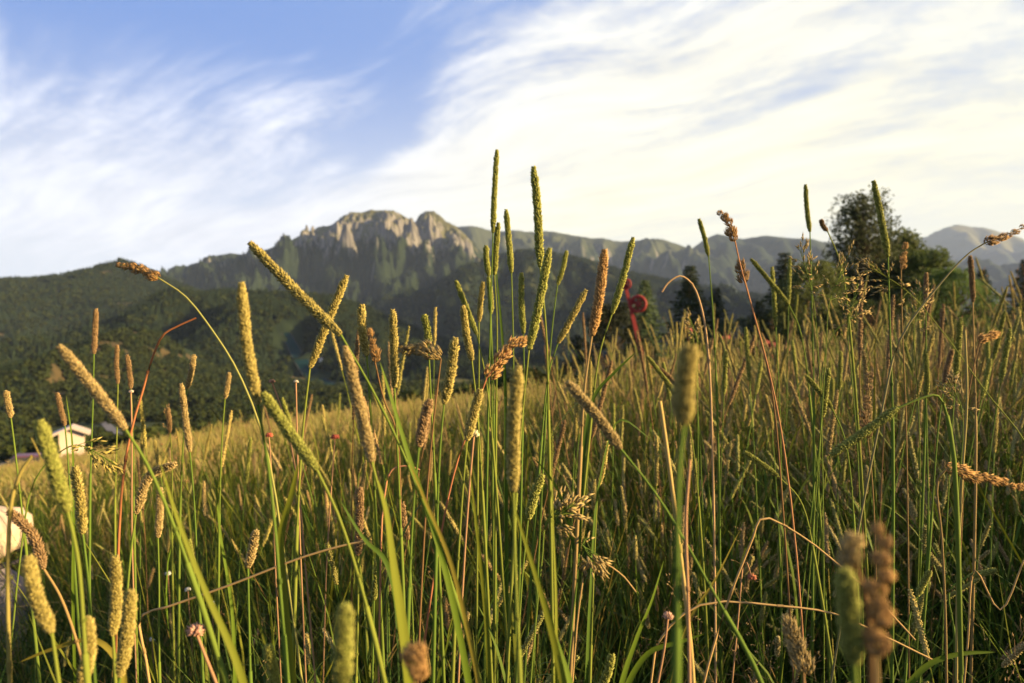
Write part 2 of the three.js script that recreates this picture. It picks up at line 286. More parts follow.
function spruce(px, pyTop, d, wide, label, seed, tone = 1, name = 'spruce_tree') {
  const r = mulberry(seed), x = (px - CX) / F * d, y0 = groundAt(x, -d) - 0.1, H = EYE + (CY - pyTop) / F * d - y0, g = new THREE.Group();
  g.name = name; g.position.set(x, y0, -d);
  mesh('trunk', tube([V(0, 0, 0), V(0.02 * H * (r() - 0.5), H * 0.5, 0), V(0, H * 0.97, 0)], H * 0.018, H * 0.003, 7, 8), barkMat, g);
  const L = new Leaves();
  for (let y = H * 0.08, t = 0; y < H * 0.985; y += H * (0.036 - 0.014 * (y / H)), t++) {
    const f = 1 - y / H, R = wide * 1.5 * H * 0.5 * Math.pow(f, 0.95) * (0.82 + 0.3 * r()) + 0.02 * H, nb = Math.round(6 + 5 * f);
    for (let b = 0; b < nb; b++) {
      const a = (b + r() * 0.8) / nb * 6.283 + t, len = R * (0.65 + 0.5 * r()), n = Math.max(6, Math.round(len / H * 150));
      for (let k = 0; k < n; k++) {
        const u = (k + 0.5 + r() * 0.5) / n, rad = u * len, droop = -0.22 * rad + 0.12 * rad * u;
        const c = V(Math.cos(a) * rad, y + droop, Math.sin(a) * rad), out = V(Math.cos(a), -0.25, Math.sin(a)), sd = V(-Math.sin(a), 0, Math.cos(a)).multiplyScalar(k % 2 ? 1 : -1);
        const dir = out.clone().multiplyScalar(0.55).add(sd.clone().multiplyScalar(0.75 * (1 - u * 0.5))).add(V(0, -0.35 * r(), 0)).normalize(), q = (0.75 + 0.5 * r()) * tone;
        L.add(c, dir, rv(r).cross(dir).normalize(), H * 0.04 * (1.15 - 0.4 * u) * (0.7 + 0.6 * r()), H * 0.0095, [0.036 * q, 0.052 * q, 0.02 * q]);
      }
    }
  }
  mesh('crown', L.geo(), needleMat, g);
  return tag(g, label, 'tree', 'trees beyond the meadow');
}
function broadleaf(px, pyTop, d, wide, label, seed, { col = [0.05, 0.075, 0.022], airy = 0, clumps = 85, per = 160, low = 0.15, leaf = 0.0135, name = 'broadleaf_tree', category = 'tree' } = {}) {
  const r = mulberry(seed), x = (px - CX) / F * d, y0 = groundAt(x, -d) - 0.1, H = EYE + (CY - pyTop) / F * d - y0, g = new THREE.Group(), L = new Leaves();
  g.name = name; g.position.set(x, y0, -d);
  mesh('trunk', tube([V(0, 0, 0), V(0.03 * H * (r() - 0.5), H * 0.45, 0.02 * H), V(0.02 * H, H * 0.92, 0)], H * 0.022, H * 0.003, 7, 10), barkMat, g);
  const limbs = [];
  for (let k = 0; k < clumps; k++) {
    const t = low + (0.97 - low) * Math.pow((k + r()) / clumps, 0.85), a = k * 2.4 + r(), env = Math.sin(Math.PI * Math.pow(clamp((t - low * 0.6) / (1.04 - low * 0.6)), 0.8)), R = wide * H * 0.5 * (0.18 + 0.82 * env) * Math.sqrt(0.12 + 0.88 * r());
    const c = V(Math.cos(a) * R, t * H, Math.sin(a) * R), cr = H * (0.055 + 0.05 * r()) * (airy && t > 0.6 ? 1.2 : 1), n = Math.round(per * (airy && t > 0.55 ? 1 - airy : 1));
    if (k % 2 === 0) limbs.push(tube([V(0, Math.max(0.05, t - 0.22) * H, 0), V(c.x * 0.5, c.y - 0.07 * H, c.z * 0.5), c], H * 0.007, H * 0.0015, 5, 5));
    for (let i = 0; i < n; i++) {
      const o = rv(r).multiplyScalar(cr * Math.cbrt(0.15 + 0.85 * r())); o.y *= 0.75;
      const dir = rv(r).add(V(0, -0.25, 0)).normalize(), q = 0.7 + 0.6 * r();
      L.add(c.clone().add(o), dir, rv(r).cross(dir).normalize(), H * leaf * 1.6 * (0.7 + 0.6 * r()), H * leaf * 0.6, col.map((v) => v * q * 1.5));
    }
  }
  mesh('limbs', mergeGeometries(limbs), barkMat, g).name = 'limb';
  mesh('crown', L.geo(), leafMat, g);
  return tag(g, label, category, 'trees beyond the meadow');
}
spruce(645, 279, 62, 0.42, 'bright green young conifer standing just behind the red farm machine', 201, 2.2);
spruce(690, 264, 46, 0.46, 'dark spruce standing alone between the farm machine and the tall tree', 202, 0.9);
spruce(716, 287, 52, 0.42, 'small dark spruce close beside the lone spruce', 203, 0.8);
spruce(785, 251, 44, 0.42, 'dark spruce at the foot of the tall airy tree', 204, 0.9);
spruce(759, 300, 40, 0.6, 'low dark spruce above the red machine parts', 205, 0.8);
broadleaf(812, 262, 40, 0.75, 'olive green bushy tree in front of the tall airy tree', 206, { col: [0.055, 0.07, 0.02] });
broadleaf(862, 194, 46, 0.4, 'tallest tree, dark with a thin airy top, against the bright sky', 207, { col: [0.036, 0.045, 0.02], airy: 0.55, clumps: 150, per: 190, low: 0.06, leaf: 0.0105 });
broadleaf(898, 232, 50, 0.55, 'green tree tucked against the tall tree on its sunny side', 208, { col: [0.05, 0.066, 0.022], clumps: 85 });
broadleaf(926, 250, 44, 0.72, 'round olive tree in the middle of the right clump', 209, { col: [0.052, 0.072, 0.02], clumps: 85 });
broadleaf(951, 268, 40, 0.9, 'bright green shrub tree at the right end of the clump', 210, { col: [0.06, 0.095, 0.025], clumps: 80 });
spruce(982, 268, 42, 0.42, 'small blue-green spruce standing clear before the hazy hills', 211, 0.8);
spruce(1026, 258, 30, 0.5, 'spruce cut off by the picture edge on the right', 212, 1.0);
broadleaf(612, 303, 28, 0.95, 'black-green bush behind the leaning red arm', 213, { col: [0.011, 0.016, 0.007], low: 0.05, name: 'hedge_bush', category: 'bush' });
broadleaf(745, 318, 42, 2.4, 'wide dark hedge bush behind the red machine', 214, { col: [0.028, 0.04, 0.016], low: 0.1, name: 'hedge_bush', category: 'bush' });
broadleaf(995, 308, 40, 2.2, 'dark low bush between the small spruce and the edge spruce', 215, { col: [0.03, 0.042, 0.018], low: 0.1, name: 'hedge_bush', category: 'bush' });
broadleaf(870, 300, 38, 1.7, 'dark undergrowth bush below the tall airy tree', 216, { col: [0.03, 0.044, 0.016], low: 0.1, name: 'hedge_bush', category: 'bush' });
// ---------------------------------------------------------------- the red farm machine
function boxBetween(a, b, w, h) {
  const l = a.distanceTo(b), g = new THREE.BoxGeometry(w, h, l), m = new THREE.Matrix4().lookAt(b, a, V(0, 1, 0)), mid = a.clone().add(b).multiplyScalar(0.5);
  return g.applyMatrix4(m).translate(mid.x, mid.y, mid.z);
}
{
  const D = 25, red = std([0.2, 0.008, 0.006], 0.7), darkRed = std([0.14, 0.008, 0.006], 0.8), rubber = std([0.02, 0.02, 0.02], 0.8), o = at(640, 372, D);
  o.y = groundAt(o.x, -D);
  const g = new THREE.Group(); g.name = 'hay_rake'; g.position.copy(o);
  const rel = (px, py, d = D) => at(px, py, d).sub(o);
  mesh('raised_arm', mergeGeometries([boxBetween(rel(625, 284), rel(633, 318), 0.09, 0.11), boxBetween(rel(632.6, 316), rel(643, 360), 0.12, 0.13)]), red, g);
  const disc = (p, R) => {
    const wheel = mesh('disc', new THREE.TorusGeometry(R * 0.84, R * 0.17, 7, 26).rotateY(-0.35).translate(p.x, p.y, p.z), red, g);
    mesh('hub', new THREE.CylinderGeometry(R * 0.3, R * 0.3, 0.16, 12).rotateX(Math.PI / 2).rotateY(-0.35).translate(p.x, p.y, p.z), darkRed, wheel);
    for (let k = 0; k < 4; k++) mesh('rib', new THREE.BoxGeometry(R * 1.6, R * 0.16, 0.1).rotateZ(k * Math.PI / 4).rotateY(-0.35).translate(p.x, p.y, p.z), darkRed, wheel);
  };
  disc(rel(626, 284, D - 0.05), 0.2); disc(rel(638, 304, D - 0.1), 0.33);
  mesh('cross_arm', boxBetween(rel(629, 301), rel(638, 304), 0.08, 0.1), red, g);
  mesh('frame_beam', mergeGeometries([boxBetween(rel(643, 366), rel(700, 366), 0.12, 0.16), boxBetween(rel(699, 366), rel(800, 366, D - 1), 0.14, 0.16)]), red, g);
  for (const [a, b, c, e, w] of [[685, 328, 692, 330, 0.1], [688, 329, 690, 358, 0.06], [720, 339, 729, 337, 0.1], [724, 338, 724, 360, 0.06], [748, 347, 764, 343, 0.09], [764, 342, 778, 346, 0.13], [770, 343, 772, 362, 0.08], [787, 349, 796, 346, 0.11], [792, 347, 790, 362, 0.07]]) mesh('strut', boxBetween(rel(a, b, D - 0.6), rel(c, e, D - 0.4), w, w * 1.2), darkRed, g);
  for (const px of [672, 745, 796]) { const p = rel(px, 370, D - 0.8); mesh('wheel', new THREE.TorusGeometry(0.26, 0.1, 8, 18).rotateY(0.4).translate(p.x, p.y, p.z), rubber, g); }
  tag(g, 'red farm machine with a leaning arm and two round discs beyond the grass', 'farm machine');
}
// ---------------------------------------------------------------- house, parked car and bag at the left
const cream = std([0.62, 0.52, 0.42], 0.8), roofRed = std([0.16, 0.09, 0.07], 0.8), glassDark = std([0.015, 0.016, 0.018], 0.75), white = std([0.5, 0.49, 0.48], 0.7), woodDark = std([0.09, 0.06, 0.04], 0.9);
function house(px, pyBase, d, w, h, dep, turn, roofH, label, wall = cream, roof = roofRed, sink = 0) {
  const g = new THREE.Group(); let p = d > 200 ? landAt(px, pyBase) : at(px, pyBase, d); if (d <= 200) p.y = Math.max(p.y, groundAt(p.x, -d)); g.name = 'house'; g.position.copy(p); g.rotation.y = turn;
  const s = new THREE.Shape([[-w / 2, -3], [w / 2, -3], [w / 2, h], [0, h + roofH], [-w / 2, h]].map(([a, b]) => new THREE.Vector2(a, b)));
  mesh('wall', new THREE.ExtrudeGeometry(s, { depth: dep, bevelEnabled: false }).translate(0, 0, -dep / 2), wall, g);
  const rf = [];
  for (const k of [-1, 1]) rf.push(boxBetween(V(k * (w / 2 + 0.6), h - 0.35, 0), V(0, h + roofH + 0.15, 0), 0.25, 0.25).scale(1, 1, 1));
  const slope = Math.hypot(w / 2 + 0.6, roofH + 0.6), ang = Math.atan2(roofH + 0.6, w / 2 + 0.6), panels = [];
  for (const k of [-1, 1]) panels.push(new THREE.BoxGeometry(slope, 0.22, dep + 1).rotateZ(-k * ang).translate(k * (w / 4 + 0.28), h + roofH / 2 - 0.05, 0));
  const r = mesh('roof', mergeGeometries(panels), roof, g);
  if (d > 200) mesh('chimney', new THREE.BoxGeometry(0.8, 1.6, 0.8).translate(w * 0.18, h + roofH, dep * 0.15), white, r);
  if (d > 200) for (const [wx, wy] of [[-w * 0.25, h * 0.55], [w * 0.25, h * 0.55]]) { const f = mesh('window', new THREE.BoxGeometry(1.2, 1.3, 0.12).translate(wx, wy, dep / 2 + 0.05), white, g); mesh('pane', new THREE.BoxGeometry(0.9, 1.0, 0.08).translate(wx, wy, dep / 2 + 0.1), glassDark, f); }
  mesh('door', new THREE.BoxGeometry(1.1, 2.1, 0.12).translate(0, 1.05, dep / 2 + 0.05), woodDark, g);
  return tag(g, label, 'house', 'houses in the valley');
}
house(72, 482, 66, 2.0, 4.3, 1.5, 0.5, 0.12, 'small pale shed with a sunlit wall behind the grass at left', std([0.42, 0.34, 0.28], 0.8), std([0.36, 0.3, 0.26], 0.7));
house(131, 394, 330, 4.2, 2.2, 5, 0.5, 1.6, 'tiny white house at the foot of the brown knoll', white);
house(321, 362, 640, 6, 5, 5, 0.3, 1.6, 'tiny white building with a blue base beside the teal slope', white, std([0.05, 0.09, 0.3], 0.7));
{ // teal matted landing slope of a ski jump on the dark hillside
  const c = new THREE.CatmullRomCurve3(slopePath), n = 30, strip = (o0, o1, up0, up1) => { const pos = [], idx = []; for (let k = 0; k <= n; k++) { const p = c.getPoint(k / n), w = lerp(7, 15, k / n); pos.push(p.x + o0 * w, p.y + up0, p.z, p.x + o1 * w, p.y + up1, p.z); if (k) { const q = k * 2; idx.push(q - 2, q, q - 1, q - 1, q, q + 1); } } return geoFrom(pos, idx); };
  const g = new THREE.Group(); g.name = 'ski_jump';
  mesh('landing_slope', strip(-1, 1, 1.5, 1.5), std([0.003, 0.022, 0.024], 0.95, { side: THREE.DoubleSide }), g);
  for (const k of [-1, 1]) mesh('side_wall', tube(Array.from({ length: 12 }, (_, i) => c.getPoint(i / 11).add(V(k * (lerp(7, 15, i / 11) + 0.8), 1.6, 0))), 0.7, 0.7, 5, 16), std([0.05, 0.05, 0.05], 0.9), g);
  tag(g, 'teal ski jump landing slope on the dark wooded hillside', 'ski jump');
}
{ // sunlit strip of mown field and a stretch of road in the valley
  const strip = (name, P, hw, mat, up) => { const pos = [], idx = []; P.forEach(([px, d], i) => { const x = (px - CX) / F * d; for (const k of [-1, 1]) { const z = -d - k * hw; pos.push(x, groundAt(x, z) + up, z); } if (i) idx.push(i * 2 - 2, i * 2, i * 2 - 1, i * 2 - 1, i * 2, i * 2 + 1); }); structure(name, geoFrom(pos, idx), Object.assign(mat, { side: THREE.DoubleSide })); };
  strip('field', Array.from({ length: 12 }, (_, i) => [170 + i * 13, 412 + i * 1.5]), 16, std([0.2, 0.14, 0.055]), 1.2);
  strip('road', [[104, 470], [112, 400], [122, 330], [140, 280]], 5, std([0.12, 0.12, 0.13]), 0.8);
}
{ // dark red car parked at the bottom edge of the meadow
  const d = 44, p = at(33, 480, d); p.y = groundAt(p.x, -d);
  const g = new THREE.Group(); g.name = 'parked_car'; g.position.copy(p); g.rotation.y = 0.5;
  const paint = new THREE.MeshPhysicalMaterial({ color: new THREE.Color().setRGB(0.07, 0.012, 0.025), roughness: 0.6, clearcoat: 0.3, clearcoatRoughness: 0.3 });
  const prof = (pts, depth, mat, name) => mesh(name, new THREE.ExtrudeGeometry(new THREE.Shape(pts.map(([a, b]) => new THREE.Vector2(a, b))), { depth, bevelEnabled: true, bevelSize: 0.05, bevelThickness: 0.06, bevelSegments: 2 }).translate(0, 0, -depth / 2), mat, g);
  prof([[-2, 0.35], [2, 0.35], [2.05, 0.75], [1.2, 0.92], [-1.7, 0.95], [-2.05, 0.8]], 1.6, paint, 'body');
  prof([[1.1, 0.93], [0.5, 1.4], [-1.0, 1.44], [-1.6, 0.96]], 1.35, glassDark, 'windows');
  prof([[0.45, 1.41], [-0.95, 1.45], [-0.9, 1.5], [0.4, 1.46]], 1.3, paint, 'roof');
  for (const [x, z] of [[-1.25, 0.8], [1.25, 0.8], [-1.25, -0.8], [1.25, -0.8]]) { const t = mesh('wheel', new THREE.TorusGeometry(0.24, 0.1, 8, 16).translate(x, 0.32, z), std([0.02, 0.02, 0.02]), g); mesh('rim', new THREE.CylinderGeometry(0.17, 0.17, 0.1, 12).rotateX(Math.PI / 2).translate(x, 0.32, z), std([0.5, 0.5, 0.5], 0.4), t); }
  for (const z of [-0.6, 0.6]) mesh('headlight', new THREE.SphereGeometry(0.13, 8, 6).translate(2.03, 0.72, z), white, g);
  tag(g, 'dark red car half hidden by grass near the pale shed', 'car');
}
{ // cream bag lying in the grass at the left edge
  const d = 2.3, o = at(-30, 560, d), s = d / F; o.y = groundAt(o.x, -d);
  const g = new THREE.Group(); g.name = 'bag'; g.position.copy(o); g.rotation.y = 0.2;
  const lump = (name, mat, W, H, Dp, y, seed) => { const q = new THREE.SphereGeometry(1, 28, 18), p = q.attributes.position; for (let i = 0; i < p.count; i++) { let [x, yy, z] = [p.getX(i), p.getY(i), p.getZ(i)]; const sq = (v) => Math.sign(v) * Math.pow(Math.abs(v), 0.72), n = 1 + 0.07 * n3(x * 2 + seed, yy * 2, z * 2) + 0.03 * n3(x * 5 + seed, yy * 5, z * 5); p.setXYZ(i, sq(x) * W * n, y + sq(yy) * H * n, sq(z) * Dp * n); } q.computeVertexNormals(); return mesh(name, q, mat, g); };
  const top = EYE + (CY - 512) * s - o.y, mid = EYE + (CY - 562) * s - o.y;
  lump('lower_part', std([0.2, 0.18, 0.2], 0.9), 0.155, mid / 2 + 0.012, 0.14, mid / 2 - 0.02, 4);
  const fl = lump('flap', std([0.4, 0.32, 0.23], 0.85), 0.165, (top - mid) / 2, 0.15, (top + mid) / 2 + 0.008, 9);
  mesh('strap', new THREE.TorusGeometry(1, 0.06, 6, 40).rotateX(Math.PI / 2).scale(0.158, 0.12, 0.142).translate(0, mid, 0), std([0.03, 0.025, 0.025], 0.8), g);
  tag(g, 'cream bag with dark seam and grey lower half lying in the grass', 'bag');
}
// ---------------------------------------------------------------- meadow grass: blades, stems and seed heads beyond counting
const grassMat = new THREE.MeshPhysicalMaterial({ vertexColors: true, roughness: 0.7, specularIntensity: 0.22, transmission: 0.3, thickness: 0, side: THREE.DoubleSide });
const strawMat = new THREE.MeshPhysicalMaterial({ vertexColors: true, roughness: 0.85, specularIntensity: 0.2, side: THREE.DoubleSide });
class Strands {                                                       // ribbons, thin rods and spikelets collected into one geometry
  constructor() { this.p = []; this.i = []; this.c = []; }
  blade(root, dirA, h, lean, w, c0, c1, seg = 5, curl = 1, fold = 0.25) {   // an arching, folded leaf that tapers to a point
    const o = this.p.length / 3, dx = Math.cos(dirA), dz = Math.sin(dirA), sx = -dz, sz = dx;
    let x = root.x, y = root.y, z = root.z, pitch = Math.PI / 2 - lean * 0.25;
    for (let k = 0; k <= seg; k++) {
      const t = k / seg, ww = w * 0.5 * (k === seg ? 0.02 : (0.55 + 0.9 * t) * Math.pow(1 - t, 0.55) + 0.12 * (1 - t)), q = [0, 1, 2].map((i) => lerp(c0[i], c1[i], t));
      this.p.push(x + sx * ww, y, z + sz * ww, x - dx * ww * fold, y - ww * fold, z - dz * ww * fold, x - sx * ww, y, z - sz * ww); this.c.push(...q, ...q, ...q);
      if (k < seg) { const a = o + k * 3; this.i.push(a, a + 1, a + 3, a + 1, a + 4, a + 3, a + 1, a + 2, a + 4, a + 2, a + 5, a + 4); }
      const l = h / seg; x += Math.cos(pitch) * dx * l; z += Math.cos(pitch) * dz * l; y += Math.sin(pitch) * l; pitch -= lean * curl * (0.5 + t) / seg * 1.6;
    }
  }
  rod(pts, r0, r1, c0, c1, sides = 3) {
    const o = this.p.length / 3, n = pts.length;
    for (let k = 0; k < n; k++) {
      const t = k / (n - 1), r = lerp(r0, r1, t), ax = pts[Math.min(n - 1, k + 1)].clone().sub(pts[Math.max(0, k - 1)]).normalize(), u = (Math.abs(ax.y) > 0.95 ? V(1, 0, 0) : V(0, 1, 0)).cross(ax).normalize(), v = ax.clone().cross(u);
      for (let s = 0; s < sides; s++) { const a = s / sides * 6.283; this.p.push(pts[k].x + r * (u.x * Math.cos(a) + v.x * Math.sin(a)), pts[k].y + r * (u.y * Math.cos(a) + v.y * Math.sin(a)), pts[k].z + r * (u.z * Math.cos(a) + v.z * Math.sin(a))); this.c.push(...[0, 1, 2].map((i) => lerp(c0[i], c1[i], t))); }
      if (k) for (let s = 0; s < sides; s++) { const a = o + (k - 1) * sides + s, b = o + (k - 1) * sides + (s + 1) % sides; this.i.push(a, b, a + sides, b, b + sides, a + sides); }
    }
  }
  kernel(c, dir, l, w, col, tip = col) {                              // a spikelet: a slim four-sided double cone
    const o = this.p.length / 3, u = (Math.abs(dir.y) > 0.9 ? V(1, 0, 0) : V(0, 1, 0)).cross(dir).normalize(), v = dir.clone().cross(u);
    this.p.push(c.x, c.y, c.z); this.c.push(...col);
    for (let s = 0; s < 4; s++) { const a = s * Math.PI / 2, m = 0.32 * l; this.p.push(c.x + dir.x * m + w * 0.5 * (u.x * Math.cos(a) + v.x * Math.sin(a)), c.y + dir.y * m + w * 0.5 * (u.y * Math.cos(a) + v.y * Math.sin(a)), c.z + dir.z * m + w * 0.5 * (u.z * Math.cos(a) + v.z * Math.sin(a))); this.c.push(...col); }
    this.p.push(c.x + dir.x * l, c.y + dir.y * l, c.z + dir.z * l); this.c.push(...tip);
    for (let s = 0; s < 4; s++) { const a = o + 1 + s, b = o + 1 + (s + 1) % 4; this.i.push(o, b, a, o + 5, a, b); }
  }
  spike(curve, rad, r, { rings, around, col, tip, core = 0.66 }) {     // a timothy-like seed head along a curve from its base to its tip
    const n = 14, pts = Array.from({ length: n + 1 }, (_, k) => curve.getPoint(k / n)), L = curve.getLength(), prof = (t) => Math.min(1, 0.35 + 5 * t) * Math.min(1, 0.25 + 6.5 * (1 - t)) * (1 - 0.16 * t);
    for (let k = 0; k < n; k++) this.rod([pts[k], pts[k + 1]], rad * core * prof(k / n), rad * core * prof((k + 1) / n), col.map((v) => v * 0.75), col.map((v) => v * 0.75), 6);
    const l = clamp(L / rings * 2.5, 0.0026, 0.0036), ph = r() * 50;
    for (let k = 0; k < rings; k++) for (let s = 0; s < around; s++) {
      const t = clamp((k + r() * 0.7) / rings, 0, 0.995), c = curve.getPoint(t), ax = curve.getTangent(t), u = (Math.abs(ax.y) > 0.95 ? V(1, 0, 0) : V(0, 1, 0)).cross(ax).normalize(), v = ax.clone().cross(u), a = (s + 0.5 * (k % 2) + 0.35 * r()) / around * 6.283;
      const out = u.multiplyScalar(Math.cos(a)).add(v.multiplyScalar(Math.sin(a))), q = 0.6 + 0.8 * r(), pr = rad * prof(t) * (1 + 0.13 * n2(t * 5 + ph, a * 0.6)); if (r() < 0.07 || n2(t * 9 + ph, a * 1.3 + 20) > 0.78) continue;
      const dir = out.clone().multiplyScalar(0.75).add(ax.clone().multiplyScalar(0.72)).add(rv(r).multiplyScalar(0.16)).normalize();
      this.kernel(c.add(out.multiplyScalar(pr * 0.5)), dir, l * (0.75 + 0.5 * r()) * (0.6 + 0.4 * pr / rad), rad * 6.283 / around * 0.78, col.map((x) => x * q), tip.map((x) => x * q));
    }
  }
  geo() { return geoFrom(this.p, this.i, this.c); }
}
const GREEN = [[0.042, 0.078, 0.008], [0.06, 0.097, 0.009], [0.085, 0.11, 0.011], [0.028, 0.062, 0.008]], GOLD = [[0.22, 0.175, 0.045], [0.19, 0.165, 0.036], [0.26, 0.205, 0.06], [0.18, 0.115, 0.04]], HEAD = [[0.25, 0.215, 0.075], [0.21, 0.20, 0.06], [0.29, 0.235, 0.10], [0.27, 0.195, 0.09]];
const pick = (r, a) => a[Math.floor(r() * a.length)];
function leafTuft(seed, n, h, spread, dry, greens = GREEN) {
  const r = mulberry(seed), S = new Strands();
  for (let k = 0; k < n; k++) {
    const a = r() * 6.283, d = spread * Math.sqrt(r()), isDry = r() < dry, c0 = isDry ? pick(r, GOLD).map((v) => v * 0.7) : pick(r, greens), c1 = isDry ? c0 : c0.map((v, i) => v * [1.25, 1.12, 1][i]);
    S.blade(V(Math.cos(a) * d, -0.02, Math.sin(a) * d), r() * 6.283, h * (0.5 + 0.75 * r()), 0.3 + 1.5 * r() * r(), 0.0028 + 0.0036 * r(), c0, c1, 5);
  }
  return S.geo();
}
function stemTuft(seed, n, h, spread, kind) {                         // flowering stems: 'timothy' heads or loose brown 'bent' panicles
  const r = mulberry(seed), S = new Strands();
  for (let k = 0; k < n; k++) {
    const a = r() * 6.283, d = spread * Math.sqrt(r()), H = h * (0.7 + 0.45 * r()), la = r() * 6.283, lean = 0.05 + 0.5 * r() * r() * H, x0 = Math.cos(a) * d, z0 = Math.sin(a) * d, c = r() < 0.85 ? pick(r, GREEN).map((v) => v * 1.2) : pick(r, GOLD).map((v) => v * 0.75);
    const P = (t) => V(x0 + Math.cos(la) * lean * t * t, H * t, z0 + Math.sin(la) * lean * t * t);
    S.rod([P(-0.02), P(0.3), P(0.6), P(0.85)], 0.0011, 0.0007, c, c, 3);
    if (r() < 0.7) S.blade(P(0.2 + 0.4 * r()), r() * 6.283, 0.1 + 0.16 * r(), 0.5 + r(), 0.004, c, c, 4);
    if (kind === 'timothy' && r() < 0.8) { const hc = pick(r, HEAD), t0 = 1 - (0.05 + 0.045 * r()) / H; S.rod([P(0.85), P(t0)], 0.0007, 0.0007, c, c, 3); S.spike(new THREE.CatmullRomCurve3([P(t0), P((1 + t0) / 2), P(1)]), 0.003 + 0.0009 * r(), r, { rings: 24, around: 7, col: hc, tip: hc.map((v) => v * 1.15), core: 0.8 }); }
    else { const hc = pick(r, [[0.18, 0.12, 0.055], [0.22, 0.155, 0.07], [0.19, 0.14, 0.075]]); for (let b = 0; b < 14; b++) { const t = 0.8 + 0.2 * (b / 14), p = P(t), o = rv(r).multiplyScalar(0.022 * (1.15 - b / 14)).add(V(0, 0.012, 0)), e = p.clone().add(o); S.rod([p, e], 0.0003, 0.0002, hc, hc, 3); for (let q = 0; q < 2; q++) S.kernel(e.clone().add(rv(r).multiplyScalar(0.003)), o.clone().normalize(), 0.006, 0.0018, hc); } }
  }
  return S.geo();
}
function fineTuft(seed, n, h, spread) {                                // thin, wiry, yellow-green blades
  const r = mulberry(seed), S = new Strands();
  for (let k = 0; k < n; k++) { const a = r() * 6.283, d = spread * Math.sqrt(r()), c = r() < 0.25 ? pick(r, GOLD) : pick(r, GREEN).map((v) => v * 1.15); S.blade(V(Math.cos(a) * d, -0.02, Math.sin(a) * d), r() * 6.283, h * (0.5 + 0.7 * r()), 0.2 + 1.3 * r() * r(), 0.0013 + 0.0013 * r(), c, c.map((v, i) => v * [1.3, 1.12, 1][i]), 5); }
  return S.geo();
}
const fineG = [fineTuft(321, 30, 0.6, 0.09), fineTuft(322, 30, 0.52, 0.1)];
const leafG = [leafTuft(301, 24, 0.5, 0.07, 0.08), leafTuft(302, 24, 0.42, 0.07, 0.14), leafTuft(303, 20, 0.62, 0.06, 0.1), leafTuft(306, 22, 0.56, 0.08, 0.2)], SHADE_GREEN = [[0.018, 0.042, 0.007], [0.025, 0.05, 0.008], [0.034, 0.055, 0.009]], lowG = [leafTuft(304, 36, 0.24, 0.09, 0.12, SHADE_GREEN), leafTuft(305, 36, 0.3, 0.09, 0.06, SHADE_GREEN)];  // low leaves get darker greens: shade at the sward base put into their colour
const timG = [stemTuft(311, 5, 0.72, 0.07, 'timothy'), stemTuft(312, 5, 0.66, 0.08, 'timothy'), stemTuft(313, 4, 0.78, 0.07, 'timothy')], bentG = [stemTuft(314, 6, 0.62, 0.08, 'bent'), stemTuft(315, 6, 0.7, 0.08, 'bent')];
const farG = [mergeGeometries([leafG[0], stemTuft(316, 9, 0.68, 0.2, 'timothy'), stemTuft(317, 9, 0.62, 0.2, 'bent')]), mergeGeometries([leafG[1], stemTuft(318, 12, 0.62, 0.2, 'bent'), stemTuft(319, 6, 0.7, 0.2, 'timothy')])];
const meadow = new THREE.Group(); meadow.name = 'meadow_grass'; meadow.userData = { kind: 'stuff' }; scene.add(meadow);
